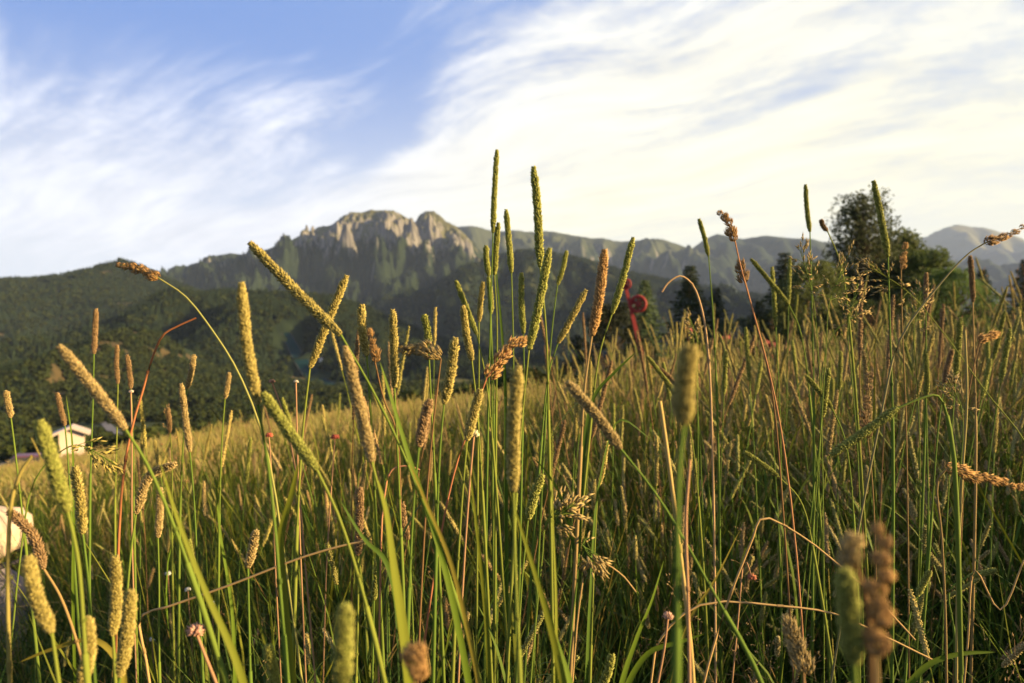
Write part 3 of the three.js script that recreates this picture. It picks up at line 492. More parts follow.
{
  const r = mulberry(333), bins = new Map(), put = (name, geos, mat, o) => { const k = Math.floor(r() * geos.length), key = name + k; if (!bins.has(key)) bins.set(key, { name, g: geos[k], mat, list: [] }); bins.get(key).list.push(o); };
  const tint = (x, z) => { const n = fbm2(x * 0.5, z * 0.5, 3), q = 0.85 + 0.3 * r(); return [q * (1 + 0.25 * n), q * (1 + 0.05 * n), q * (1 - 0.1 * n)]; };
  const inView = (x, z, m) => -z > -0.2 && x > -(0.8 * -z + m) && x < 0.8 * -z + m;
  const scatter = (d0, d1, density, mLeft, mRight, fn) => {
    const X = 0.8 * d1, area = (2 * X + mLeft + mRight) * (d1 - d0), n = Math.round(area * density);
    for (let k = 0; k < n; k++) { const x = lerp(-X - mLeft, X + mRight, r()), z = -lerp(d0, d1, r()); if (x < -(0.8 * -z) - mLeft || x > 0.8 * -z + mRight) continue; if (Math.hypot(x, z) < 0.36) continue; fn(x, z, Math.hypot(x, z)); }
  };
  const place = (x, z, s, tilt = 0.12) => ({ p: V(x, groundAt(x, z), z), s: s.isVector3 ? V(s.x, s.y * lerp(0.66, 1, smooth(-0.8, -0.25, x / Math.max(0.5, -z))), s.z) : s, ry: r() * 6.283, rx: (r() - 0.5) * tilt, rz: (r() - 0.5) * tilt, c: tint(x, z) });
  const clump = (x, z) => fbm2(x * 1.1 + 20, z * 1.1, 3);             // the sward stands thicker in some places
  scatter(-0.4, 4.5, 118, 0.8, 2.4, (x, z, d) => {
    const c = clump(x, z), right = smooth(0.05, 0.5, x / Math.max(0.4, -z)), k = r();
    put('low_leaves', lowG, grassMat, place(x, z, 0.75 + 0.5 * r()));
    if (k < 0.72 + 0.9 * c - 0.5 * right * smooth(2.6, 1.4, d)) put('tall_leaves', leafG, grassMat, place(x, z, V(1.1, (0.8 + 0.5 * r()) * lerp(0.8, 1.05, smooth(0.4, 1.1, d)), 1.1), 0.35));
    if (d > 0.5 && r() < 0.45 + 0.5 * c - 0.6 * right * smooth(3.2, 1.6, d)) put('fine_leaves', fineG, grassMat, place(x, z, V(1, (0.8 + 0.4 * r()) * lerp(0.85, 1.08, smooth(0.5, 1.6, d)), 1), 0.5));
    if (d > 0.75 && r() < 0.16 + 0.4 * c + 0.1 * right) { const s = (0.72 + 0.3 * r()) * lerp(0.82, 1.06, smooth(0.7, 2.2, d)); put('timothy_stems', timG, strawMat, place(x, z, V(1, s, 1), 0.4 + 0.5 * right)); }
    if (d > 0.85 && r() < 0.09 + 0.25 * c + 0.06 * right) { const s = (0.75 + 0.3 * r()) * lerp(0.85, 1.1, smooth(0.8, 2.2, d)); put('bent_stems', bentG, strawMat, place(x, z, V(1, s, 1), 0.6 + 0.5 * right)); }
  });
  scatter(4.5, 14, 30, 1, 5, (x, z) => {
    const c = clump(x * 0.5, z * 0.5);
    put('tall_leaves', leafG, grassMat, place(x, z, V(1.8, 0.9 + 0.4 * r(), 1.8)));
    if (r() < 0.45) put('fine_leaves', fineG, grassMat, place(x, z, V(1.6, 0.75 + 0.3 * r(), 1.6), 0.3));
    for (let q = 0; q < 2; q++) if (r() < 0.75 + 0.4 * c) put('timothy_stems', timG, strawMat, place(x + 0.3 * (r() - 0.5), z + 0.3 * (r() - 0.5), V(1.3, 0.85 + 0.35 * r(), 1.3), 0.5));
    if (r() < 0.3 + 0.6 * smooth(0.3, 0.7, x / -z)) put('bent_stems', bentG, strawMat, place(x, z, V(1.4, 0.85 + 0.4 * r(), 1.4), 0.3));
  });
  scatter(1.0, 5.5, 62, 0, 1.2, (x, z, d) => {                      // the thicket of stems in the right half
    const X = x / -z; if (X < 0.05 + 0.12 * r()) return;
    const s = (0.8 + 0.32 * r()) * lerp(0.84, 1.32, smooth(1.0, 2.6, d));
    put('timothy_stems', timG, strawMat, place(x, z, V(1, s, 1), 0.7));
    if (r() < 0.35) put('bent_stems', bentG, strawMat, place(x, z, V(1, s, 1), 0.8));
    if (r() < 0.45) put('timothy_stems', timG, strawMat, place(x, z, V(1, s * 0.9, 1), 1.9));      // lodged, lying over
  });
  scatter(1.1, 3.2, 7, 0, 0, (x, z) => { if (x / -z < 0.1) put('timothy_stems', timG, strawMat, place(x, z, V(0.9, 1.1 + 0.25 * r(), 0.9), 0.4)); });   // tall stragglers at the left
  scatter(0.55, 2.6, 34, 0.3, 0.3, (x, z, d) => { const c = clump(x, z); if (r() < 0.55 + c) put('lodged_leaves', leafG, grassMat, place(x, z, V(1, 1.15, 1), 1.3)); });
  scatter(14, 62, 8, 4, 14, (x, z) => { const o = place(x, z, V(1.8, 0.9 + 0.45 * r(), 1.8), 0.2), k = smooth(0.35, 0.75, x / -z); o.c = [o.c[0] * (1 + 0.45 * k), o.c[1] * (1 - 0.02 * k), o.c[2]]; put('far_stems', farG, strawMat, o); });
  for (const b of bins.values()) instances(b.name, b.g, b.mat, b.list, meadow);
  let n = 0; for (const b of bins.values()) n += b.list.length; console.log('meadow tufts', n);
}
// ---------------------------------------------------------------- the plants that stand out, each a thing of its own
const stemC = [[0.09, 0.13, 0.02], [0.12, 0.145, 0.024], [0.07, 0.115, 0.018]], dryC = [[0.28, 0.19, 0.075], [0.24, 0.14, 0.06], [0.31, 0.22, 0.09]], redC = [[0.3, 0.13, 0.07], [0.26, 0.1, 0.06]];
const headTones = {
  green: [[0.15, 0.17, 0.034], [0.24, 0.235, 0.065]], gold: [[0.20, 0.17, 0.045], [0.30, 0.25, 0.09]], tan: [[0.22, 0.165, 0.065], [0.31, 0.24, 0.115]], pink: [[0.25, 0.145, 0.055], [0.33, 0.21, 0.085]], brown: [[0.16, 0.105, 0.05], [0.23, 0.155, 0.08]],
};
let plantSeed = 5000;
function stemToGround(px, d, r) {                                     // px: list of [x, y] directions down the stem; then on to the soil
  const P = px.map(([x, y]) => at(x, y, d)), a = P.at(-1), b = P.at(-2) ?? a.clone().add(V(0, 0.05, 0)), k = clamp((a.x - b.x) / Math.max(0.01, b.y - a.y), -1.3, 1.3);
  let gx = a.x, gz = a.z, gy = groundAt(gx, gz);
  if (a.y - gy > 0.02) { const h = a.y - gy; gx += k * h * 0.45; gz -= (0.02 + 0.05 * r()) * Math.min(1, h * 2); gy = groundAt(gx, gz); P.push(V(lerp(a.x, gx, 0.75), lerp(a.y, gy, 0.55), lerp(a.z, gz, 0.5)), V(gx, gy - 0.01, gz)); }
  return P;                                                           // from the head down
}
function baseGroup(name, root) { const g = new THREE.Group(); g.name = name; g.position.copy(root); return g; }
const shift = (geo, root) => geo.translate(-root.x, -root.y, -root.z);
function leavesOn(g, root, curve, n, r, h, tone) {
  for (let k = 0; k < n; k++) {
    const S = new Strands(), t = 0.2 + 0.3 * (k + r()) / n, p = curve.getPoint(t), c = tone ?? pick(r, GREEN).map((v) => v * 1.2);
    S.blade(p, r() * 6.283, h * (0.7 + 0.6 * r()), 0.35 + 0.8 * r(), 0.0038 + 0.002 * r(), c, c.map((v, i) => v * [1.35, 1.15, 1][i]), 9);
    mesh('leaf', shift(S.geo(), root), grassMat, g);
  }
}
// timothy: [tip x, y, head base x, y, distance, head half width (mm), tone, leaves, [more stem points], label]
function timothy(tx, ty, bx, by, d, w, tone, nl, more, label, bend = null) {
  const r = mulberry(plantSeed++), S = new Strands(), H = new Strands(), tip = at(tx, ty, d - 0.01 * r()), hb = at(bx, by, d);
  const dir = [tx - bx, ty - by], down = more.length ? more : [[bx - dir[0] * 0.4 + 6 * (r() - 0.5), by + Math.max(50, -dir[1] * 0.9)]];
  const P = stemToGround([[bx, by], ...down], d, r), root = P.at(-1).clone(), g = baseGroup('timothy_plant', root), [c, ct] = headTones[tone];
  const curve = new THREE.CatmullRomCurve3(P.slice().reverse(), false, 'centripetal'), sc = (tone === 'brown' || tone === 'pink') && r() < 0.4 ? pick(r, dryC).map((v) => v * 0.7) : pick(r, stemC);
  const n = 18, pts = Array.from({ length: n + 1 }, (_, k) => curve.getPoint(k / n));
  S.rod(pts, 0.00135, 0.0008, sc, sc.map((v) => v * 1.1), 6);
  S.rod(pts.slice(5, 11), 0.0019, 0.0016, sc.map((v) => v * 0.85), sc.map((v) => v * 1.15), 6); S.rod([pts[11], pts[11].clone().lerp(pts[12], 0.12)], 0.0018, 0.0018, sc.map((v) => v * 0.6), sc.map((v) => v * 0.6), 6);   // leaf sheath and node
  mesh('stem', shift(S.geo(), root), strawMat, g);
  const mid = bend ? at(bend[0], bend[1], d) : tip.clone().add(hb).multiplyScalar(0.5).add(V((r() - 0.5) * 0.003, 0, (r() - 0.5) * 0.004));
  const hc = new THREE.CatmullRomCurve3([hb, mid, tip]), L = hc.getLength(), rad = w / 1000;
  H.spike(hc, rad, r, { rings: Math.round(clamp(L / (d < 0.5 ? 0.0011 : 0.0014), 16, 84)), around: d < 0.5 ? 16 : 12, col: c, tip: ct, core: 0.72 });
  mesh('seed_head', shift(H.geo(), root), strawMat, g);
  leavesOn(g, root, curve, d < 0.4 ? 0 : nl, r, 0.13);
  return tag(g, label, 'grass plant', 'timothy grass in front of the camera');
}
const T = [
  // tall ones against the sky
  [497, 150, 493, 233, 0.85, 3.6, 'green', 1, [[491, 300], [488, 420]], 'tallest timothy stalk, its tip highest of all against the pale sky'],
  [533.5, 167, 540, 267, 0.62, 4.0, 'green', 1, [[546, 330], [549, 440]], 'second tallest timothy, long thick head beside the tallest stalk'],
  [506, 210, 511.5, 273, 0.84, 3.8, 'green', 1, [[513, 330], [514, 420]], 'timothy head between the two tallest stalks, crossing the far ridge'],
  [498.5, 223, 494.5, 275, 0.86, 3.7, 'green', 0, [[497, 320], [496, 430]], 'timothy head just under the tallest stalk, overlapping its foot'],
  [486, 246, 489, 276, 0.9, 4.0, 'green', 0, [[491, 330], [492, 420]], 'short dark timothy head left of the tallest stalk'],
  [488, 277, 491, 314, 0.95, 4.0, 'green', 0, [[493, 370], [494, 430]], 'short timothy head directly below the short dark one'],
  [521.5, 273, 523.5, 334, 0.8, 3.6, 'green', 1, [[524, 380], [522, 450]], 'upright timothy head low between the two tallest stalks'],
  [549.5, 249, 529, 350, 0.6, 3.9, 'green', 1, [[522, 420], [515, 520]], 'long timothy head leaning to the right below the second tallest'],
  [566.5, 251, 557.5, 285, 0.9, 3.0, 'green', 0, [[552, 330], [545, 430]], 'thin short timothy head right of the second tallest stalk'],
  [604.5, 250, 592, 336, 0.56, 4.2, 'pink', 1, [[585, 385], [580, 470]], 'thick reddish timothy head left of the red leaning arm'],
  [633, 238, 612, 314, 0.74, 3.7, 'green', 0, [[600, 352], [590, 430]], 'slanted green timothy head crossing the top of the red arm'],
  [586, 290, 558, 343, 0.75, 3.8, 'gold', 1, [[549, 372], [540, 460]], 'leaning timothy head between the reddish one and the second tallest'],
  [456, 281, 477, 335, 0.82, 3.4, 'green', 0, [[486, 380], [494, 460]], 'thin timothy head leaning left, before the dark ridge'],
  [483, 282, 479, 322, 0.86, 3.5, 'gold', 0, [[479, 370], [478, 440]], 'small upright timothy head beside the thin left-leaning one'],
  [463, 306, 472, 361, 0.66, 3.8, 'gold', 1, [[477, 410], [484, 520]], 'timothy head at the left side of the tall middle group'],
  [455, 338, 444, 404, 0.55, 4.2, 'gold', 1, [[440, 450], [436, 560]], 'blurred gold timothy head below the massif, left of the red-brown panicle'],
  [361.5, 305, 367, 356, 0.6, 4.0, 'gold', 1, [[371, 420], [378, 560]], 'upright timothy head, left one of the pair under the rocky peak'],
  [392.5, 310, 394.5, 388, 0.6, 4.0, 'gold', 1, [[397, 440], [402, 560]], 'upright timothy head, right one of the pair under the rocky peak'],
  [424, 315, 428.5, 346, 0.66, 3.9, 'green', 0, [[431, 400], [436, 500]], 'short timothy head just right of the pair under the peak'],
  [345, 347, 372, 462, 0.42, 4.1, 'tan', 2, [[388, 530], [402, 640]], 'large leaning tan timothy head in front of the dark hill'],
  [518, 367, 513.5, 492, 0.36, 4.1, 'gold', 2, [[515, 560], [520, 683]], 'large upright timothy head at the middle of the meadow'],
  [567.5, 382, 621, 449, 0.45, 4.1, 'tan', 0, [[660, 500], [712, 590], [765, 690]], 'thick timothy head tilted left on a long diagonal stem'],
  [690, 347, 684, 425, 0.23, 4.1, 'gold', 1, [[679, 470], [676, 690]], 'very blurred fat timothy head closest to the camera at right of middle'],
  [250, 243, 341, 335, 0.5, 4.2, 'gold', 1, [[375, 395], [410, 470], [480, 680]], 'long timothy head slanting across the left foot of the massif'],
  [241, 283, 258, 405, 0.42, 4.2, 'gold', 2, [[270, 480], [288, 690]], 'large upright gold timothy head before the dark left hill'],
  [346.5, 276, 310, 368, 0.6, 3.6, 'gold', 1, [[303, 430], [296, 560]], 'thin timothy head crossing behind the long slanting one'],
  [59, 346, 126, 430, 0.42, 4.2, 'tan', 1, [[150, 470], [200, 600]], 'large timothy head slanting down to the right at far left'],
  [40, 421, 68, 512, 0.36, 4.2, 'green', 1, [[78, 560], [88, 690]], 'blurred dark green timothy head near the left edge'],
  [75, 467, 83, 534, 0.54, 4.0, 'gold', 1, [[88, 580], [96, 690]], 'upright timothy head beside the blurred dark one at left'],
  [256, 531, 248, 568, 0.58, 3.7, 'tan', 0, [[249, 620], [251, 690]], 'short pale timothy head standing alone low at left'],
  [115, 557, 113, 636, 0.42, 3.7, 'gold', 1, [[116, 690]], 'left one of two upright gold heads in the lower left'],
  [131, 590, 120, 677, 0.4, 4.2, 'gold', 1, [[117, 700]], 'right one of two upright gold heads in the lower left'],
  [87, 618, 82, 684, 0.37, 4.0, 'gold', 0, [[81, 710]], 'gold timothy head at the bottom edge left of the gold pair'],
  [28, 556, 52, 633, 0.36, 4.3, 'gold', 0, [[60, 690]], 'fat timothy head right in front of the cream bag'],
  [345, 606, 342, 692, 0.24, 3.7, 'green', 0, [[341, 720]], 'blurred fat timothy head cut off at the bottom edge'],
  [268, 646, 275, 690, 0.42, 3.7, 'green', 0, [[277, 715]], 'small green timothy head at the bottom edge beside the blurred fat one'],
  [263, 393, 317, 470, 0.42, 4.2, 'green', 1, [[340, 520], [375, 640]], 'dark green slanting timothy head below the large upright gold one'],
  // small ones at the left before the valley
  [96, 309, 94, 354, 0.95, 3.4, 'brown', 0, [[93, 400], [90, 500]], 'small brown timothy head highest over the lit left hill'],
  [117, 345, 118, 384, 1.05, 3.1, 'brown', 0, [[117, 430], [115, 520]], 'thin brown timothy head right beside the highest small one'],
  [127, 355, 131, 389, 1.0, 3.3, 'brown', 0, [[133, 430], [134, 520]], 'thin brown timothy head touching the bent rust-coloured stem'],
  [194, 355, 187, 389, 0.9, 3.6, 'tan', 0, [[184, 430], [180, 520]], 'small tan timothy head left of the large upright gold one'],
  [181, 384, 190, 452, 0.8, 3.7, 'tan', 0, [[194, 500], [199, 600]], 'longer tan timothy head with a paler tip below the small tan one'],
  [229, 373, 225, 399, 0.95, 3.3, 'tan', 0, [[222, 440], [219, 540]], 'tiny timothy head touching the large upright gold one'],
  [168, 408, 170, 433, 1.1, 3.2, 'brown', 0, [[172, 460], [172, 540]], 'tiny brown timothy head over the sunlit field strip'],
  [6, 391, 11, 418, 0.8, 3.4, 'tan', 0, [[15, 450], [25, 540]], 'small timothy head at the very left edge above the car'],
  [57, 393, 65, 426, 0.9, 3.0, 'brown', 0, [[68, 460], [74, 560]], 'thin timothy head in front of the pale shed'],
  [160, 488, 158, 538, 0.75, 3.8, 'tan', 0, [[159, 580], [160, 690]], 'tan timothy head right of the curled hook-shaped head'],
  // right of the middle
  [805.5, 185, 810, 232, 0.98, 3.2, 'green', 0, [[812, 310], [814, 420]], 'thin dark timothy head high in the sky left of the tallest tree'],
  [873.5, 181, 888, 257, 0.8, 3.7, 'green', 0, [[890, 330], [893, 440]], 'dark timothy head crossing the tallest tree, highest at right'],
  [699, 219, 708.5, 256, 1.0, 3.2, 'green', 0, [[712, 300], [717, 400]], 'thin timothy head leaning left beside the fluffy brown head'],
  [821, 220, 827.5, 231, 1.0, 3.4, 'brown', 0, [[840, 262], [850, 330]], 'very short dark seed tip just left of the tallest tree'],
  [751, 259, 789, 305, 1.0, 3.3, 'green', 0, [[800, 330], [812, 420]], 'long thin timothy head arching left over the low spruce'],
  [970, 256, 973, 302, 0.95, 3.3, 'brown', 0, [[974, 350], [976, 440]], 'upright dark timothy head in front of the small blue-green spruce'],
  [926, 273, 926, 312, 1.0, 3.2, 'brown', 0, [[926, 350], [925, 430]], 'thin upright timothy head before the bright green shrub tree'],
  [831, 455, 898, 408, 0.56, 3.8, 'green', 0, [[922, 398], [938, 396], [950, 430], [958, 540]], 'nearly horizontal green timothy head drooping left at right'],
  [844.5, 571, 854, 663, 0.215, 3.7, 'green', 0, [[856, 700]], 'blurred green timothy head beside the orange lumpy panicle'],
  [996, 570, 967, 577, 0.85, 3.7, 'green', 0, [[950, 590], [955, 640]], 'green timothy head lying flat low at right'],
  [930, 571, 917, 596, 0.85, 3.8, 'green', 0, [[910, 615], [905, 680]], 'short tilted green timothy head in the dark lower right'],
  [744, 452, 778, 476, 0.8, 3.3, 'green', 0, [[800, 500], [815, 560]], 'timothy head tilted left right of the very blurred fat one'],
  [480, 390, 467, 441, 0.55, 3.9, 'gold', 1, [[462, 500], [455, 620]], 'gold timothy head left of the large upright middle one'],
  [430, 400, 419, 447, 0.5, 4.0, 'brown', 1, [[414, 500], [408, 620]], 'brownish timothy head behind the long green leaf blade'],
  [378, 558, 374, 600, 0.7, 4.0, 'green', 0, [[373, 650], [372, 700]], 'short green head low between the broad blades'],
  [360, 488, 358, 556, 0.6, 3.8, 'brown', 0, [[358, 610], [356, 700]], 'dark timothy head below the large leaning tan one'],
  [402, 503, 408, 540, 0.7, 3.6, 'brown', 0, [[411, 580], [415, 690]], 'small dark head among the broad blades'],
  [542, 475, 528, 520, 0.6, 4.4, 'green', 1, [[522, 580], [516, 690]], 'blurred grey-green head just right of the large upright middle one'],
  [606, 442, 598, 486, 0.7, 3.4, 'gold', 0, [[595, 540], [590, 680]], 'hanging gold head behind the thick tilted one'],
  [648, 357, 680, 400, 1.0, 3.2, 'green', 0, [[690, 430], [700, 520]], 'slim head tilted left above the very blurred fat one'],
  [660, 368, 690, 398, 1.1, 3.2, 'brown', 0, [[700, 430], [712, 520]], 'slim brown head parallel to the slim tilted one'],
  [806, 376, 832, 408, 0.9, 3.3, 'green', 0, [[845, 440], [855, 540]], 'slim tilted head in the thick grass above the horizontal one'],
  [952, 350, 944, 385, 0.9, 3.4, 'brown', 0, [[938, 430], [930, 540]], 'dark head leaning right below the bright green shrub tree'],
  [925, 350, 926, 398, 0.95, 3.3, 'green', 0, [[927, 440], [928, 540]], 'upright dark green head left of the dark leaning one'],
  [765, 395, 772, 430, 1.1, 3.2, 'gold', 0, [[775, 470], [780, 560]], 'small gold head beside the long reddish stem'],
  [612, 655, 600, 690, 0.6, 3.9, 'green', 0, [[596, 720]], 'small green head at the bottom edge right of middle'],
];
for (const t of T) timothy(...t);
timothy(175, 464, 136, 514, 0.58, 3.7, 'tan', 0, [[130, 560], [122, 690]], 'curled hook-shaped pale timothy head at left', [150, 476]);
timothy(9, 511, 44, 569, 0.5, 3.6, 'brown', 0, [[62, 600], [90, 690]], 'brown arching timothy head over the edge of the cream bag', [32, 534]);

// brown lumpy panicles: [points from tip to base], distance, lump size
function panicle(name, pts, d, size, tone, stem, label, { lumps = pts.length * 2, per = 46, stemTone = null } = {}) {
  const r = mulberry(plantSeed++), S = new Strands(), H = new Strands(), P = stemToGround([pts.at(-1), ...stem], d, r), root = P.at(-1).clone(), g = baseGroup(name, root), [c, ct] = headTones[tone];
  const sc = stemTone ?? pick(r, dryC).map((v) => v * 0.55), curve = new THREE.CatmullRomCurve3(P.slice().reverse(), false, 'centripetal'), n = 20;
  S.rod(Array.from({ length: n + 1 }, (_, k) => curve.getPoint(k / n)), 0.0012, 0.0007, sc, sc, 6);
  const ax = new THREE.CatmullRomCurve3(pts.map(([x, y]) => at(x, y, d)).reverse());
  S.rod(Array.from({ length: 9 }, (_, k) => ax.getPoint(k / 8)), 0.0007, 0.0004, sc, sc, 5);
  mesh('stem', shift(S.geo(), root), strawMat, g);
  for (let k = 0; k < lumps; k++) {
    const t = (k + 0.5) / lumps, o = ax.getPoint(t), tn = ax.getTangent(t), off = rv(r).multiplyScalar(size * 0.4), q = size * (1.3 - 0.55 * t) * (0.85 + 0.35 * r());
    for (let i = 0; i < per * 1.8; i++) { const e = rv(r), b = o.clone().add(off).add(V(e.x * q * 0.6, e.y * q * 0.6, e.z * q * 0.6)), dir = tn.clone().multiplyScalar(1.0).add(e.multiplyScalar(0.55)).normalize(), m = 0.7 + 0.6 * r(); H.kernel(b, dir, q * (0.65 + 0.5 * r()), q * 0.16, c.map((v) => v * m), ct.map((v) => v * m)); }
  }
  mesh('seed_head', shift(H.geo(), root), strawMat, g);
  return tag(g, label, 'grass plant', 'brown panicle grasses');
}
panicle('cocksfoot_plant', [[118, 265], [130, 266], [140, 270], [150, 274], [160, 279]], 0.6, 0.0042, 'pink', [[185, 296], [212, 330], [238, 372], [264, 440], [285, 560]], 'arching stem with a rust-brown head over the left hilltop', { per: 36, stemTone: [0.2, 0.2, 0.06] });
panicle('cocksfoot_plant', [[721, 211], [727, 222], [732, 232], [735, 241]], 0.75, 0.005, 'pink', [[741, 268], [750, 300], [772, 384], [787, 470], [803, 640]], 'fluffy brown head on a reddish stem high in the sky', { per: 40, stemTone: [0.3, 0.15, 0.07] });
panicle('cocksfoot_plant', [[739, 262], [742, 270], [745, 280]], 0.76, 0.0055, 'brown', [[750, 300], [770, 380], [780, 470]], 'small brown knot of seeds on the reddish stem below the fluffy head', { per: 36 });
panicle('cocksfoot_plant', [[1022, 228], [1010, 233], [998, 238], [985, 243]], 0.7, 0.0045, 'brown', [[968, 254], [935, 290], [900, 340], [880, 420]], 'dark head on a long stem slanting up to the right edge', { per: 36, stemTone: [0.14, 0.13, 0.06] });
panicle('cocksfoot_plant', [[1024, 489], [1003, 483], [985, 479], [966, 473], [948, 467]], 0.6, 0.0045, 'pink', [[938, 480], [942, 540], [946, 640]], 'brown braided head lying across the right edge', { per: 36 });
panicle('cocksfoot_plant', [[878, 521], [881, 545], [882, 570], [876, 592], [880, 614], [874, 640], [876, 655]], 0.21, 0.0029, 'pink', [[877, 700]], 'blurred orange lumpy panicle, largest in the lower right', { per: 80, lumps: 9 });
panicle('cocksfoot_plant', [[858, 540], [850, 555], [856, 566]], 0.22, 0.003, 'tan', [[866, 600], [872, 700]], 'blurred brown side tuft left of the orange lumpy panicle', { per: 36 });
panicle('cocksfoot_plant', [[791, 622], [794, 637], [799, 652], [803, 668]], 0.46, 0.006, 'tan', [[804, 700]], 'pale lumpy panicle low beside the long green stem', { per: 44 });
panicle('cocksfoot_plant', [[526, 338], [511, 347], [500, 362], [487, 377]], 0.62, 0.0055, 'pink', [[472, 420], [455, 470], [440, 540], [420, 680]], 'red-brown panicle leaning right in the middle of the grass', { per: 34, stemTone: [0.3, 0.12, 0.06] });
panicle('cocksfoot_plant', [[404, 350], [416, 347], [428, 350], [441, 359]], 0.6, 0.0055, 'tan', [[436, 400], [428, 480], [420, 620]], 'grey-brown seed cluster beside the short head under the peak', { per: 34 });
panicle('cocksfoot_plant', [[371, 328], [373, 345], [375, 362]], 0.62, 0.0042, 'pink', [[384, 400], [396, 430], [402, 560]], 'pinkish drooping seed cluster between the upright pair', { per: 34 });
panicle('cocksfoot_plant', [[409, 648], [418, 662], [414, 682]], 0.26, 0.0038, 'pink', [[412, 710]], 'pink-brown lumpy head at the bottom edge left of middle', { per: 44 });
panicle('cocksfoot_plant', [[907, 242], [904, 256], [901, 270]], 0.9, 0.0042, 'pink', [[902, 320], [906, 420]], 'narrow reddish panicle in front of the green tree', { per: 30 });
panicle('cocksfoot_plant', [[869, 372], [867, 392], [866, 415], [868, 440]], 0.85, 0.0055, 'brown', [[872, 480], [876, 570]], 'dark brown ragged panicle above the horizontal green head', { per: 34 });
panicle('cocksfoot_plant', [[996, 333], [988, 336], [980, 340]], 0.9, 0.006, 'pink', [[975, 360], [965, 420], [962, 520]], 'pinkish seed cluster beside the small blue-green spruce', { per: 34 });

// loose airy panicles at the right
function airy(tip, base, d, spread, stem, label, tone = 'tan', n = 18) {
  const r = mulberry(plantSeed++), S = new Strands(), H = new Strands(), P = stemToGround([base, ...stem], d, r), root = P.at(-1).clone(), g = baseGroup('bentgrass_plant', root), [c, ct] = headTones[tone], sc = pick(r, stemC);
  const curve = new THREE.CatmullRomCurve3([...P.slice().reverse(), at(...tip, d)], false, 'centripetal'), N = 22, a = at(...base, d), b = at(...tip, d);
  S.rod(Array.from({ length: N + 1 }, (_, k) => curve.getPoint(k / N)), 0.001, 0.0004, sc, sc, 5);
  for (let k = 0; k < n; k++) {
    const t = k / n, p = a.clone().lerp(b, t), o = rv(r).multiplyScalar(spread * (1.1 - 0.75 * t)).add(b.clone().sub(a).normalize().multiplyScalar(spread * 0.7)), m = p.clone().addScaledVector(o, 0.5).add(V(0, spread * 0.12, 0)), e = p.clone().add(o);
    S.rod([p, m, e], 0.00035, 0.00022, sc, sc, 3);
    for (let q = 0; q < 5; q++) { const f = 0.45 + 0.55 * q / 4, w = 0.75 + 0.5 * r(); H.kernel(p.clone().addScaledVector(o, f).add(rv(r).multiplyScalar(0.0016)), o.clone().normalize().add(rv(r).multiplyScalar(0.35)).normalize(), 0.0072, 0.0021, c.map((v) => v * w), ct.map((v) => v * w)); }
  }
  mesh('stem', shift(S.geo(), root), strawMat, g); mesh('seed_head', shift(H.geo(), root), strawMat, g);
  return tag(g, label, 'grass plant', 'loose panicle grasses');
}
airy([800, 250], [812, 292], 0.9, 0.022, [[818, 350], [822, 440]], 'airy panicle left of the tallest tree, before the olive bushy tree');
airy([846, 264], [830, 300], 0.85, 0.026, [[826, 350], [820, 440]], 'airy brown panicle right before the tallest tree trunk');
airy([858, 284], [848, 322], 0.9, 0.022, [[852, 380], [858, 460]], 'airy panicle below the brown one at the tallest tree');
airy([872, 268], [908, 292], 0.8, 0.022, [[945, 335], [986, 392], [1024, 440], [1060, 520]], 'airy panicle on a long stem running diagonally down to the right edge');
airy([862, 312], [836, 330], 1.0, 0.018, [[824, 360], [820, 450]], 'small airy panicle in the grass below the olive bushy tree');
airy([921, 292], [914, 330], 0.95, 0.018, [[917, 380], [920, 470]], 'airy panicle before the round olive tree');
airy([948, 380], [962, 410], 0.8, 0.016, [[958, 500], [957, 620]], 'sparse panicle on the long vertical stem at far right', 'tan', 14);
airy([570, 508], [548, 520], 0.55, 0.016, [[542, 560], [530, 690]], 'pale drooping oat-like panicle right of the middle', 'tan', 22);
airy([592, 560], [582, 545], 0.55, 0.014, [[576, 590], [566, 690]], 'sparse pale panicle below the oat-like one', 'tan', 14);
airy([112, 462], [78, 445], 0.6, 0.012, [[60, 452], [35, 480], [20, 560]], 'yellow drooping panicle in front of the pale shed', 'gold', 16);
airy([690, 318], [697, 340], 1.0, 0.012, [[697, 370], [698, 450]], 'small bright panicle below the lone dark spruce', 'tan', 16);

// bare stalks, dry stems and long leaf blades
function stalk(name, pts, d, r0, col, label, category, group) {
  const r = mulberry(plantSeed++), P = stemToGround(pts, d, r), root = P.at(-1).clone(), g = baseGroup(name, root), S = new Strands(), curve = new THREE.CatmullRomCurve3(P.slice().reverse(), false, 'centripetal'), n = 24;
  S.rod(Array.from({ length: n + 1 }, (_, k) => curve.getPoint(k / n)), r0, r0 * 0.75, col, col, 6);
  mesh('stem', shift(S.geo(), root), strawMat, g);
  for (const t of [0.35, 0.62]) { const N = new Strands(); const p = curve.getPoint(t), q = curve.getPoint(t + 0.012); N.rod([p, p.clone().lerp(q, 0.5), q], r0 * 1.15, r0 * 1.25, col.map((v) => v * 0.7), col.map((v) => v * 0.7), 6); mesh('node', shift(N.geo(), root), strawMat, g); }
  return tag(g, label, category, group);
}
const dry = (pts, d, label, r0 = 0.0011, col = [0.32, 0.215, 0.09]) => stalk('dry_stalk', pts, d, r0, col, label, 'grass stalk', 'dry stalks in the meadow');
dry([[660, 401], [667, 450], [676, 520], [690, 640], [694, 700]], 0.5, 'thick straw stalk with a cut top beside the very blurred fat head', 0.0019, [0.34, 0.25, 0.09]);
dry([[365, 541], [345, 545], [300, 558], [230, 585], [170, 606], [141, 617], [146, 660], [152, 700]], 0.55, 'dry straw bent sharply over, running across the lower left');
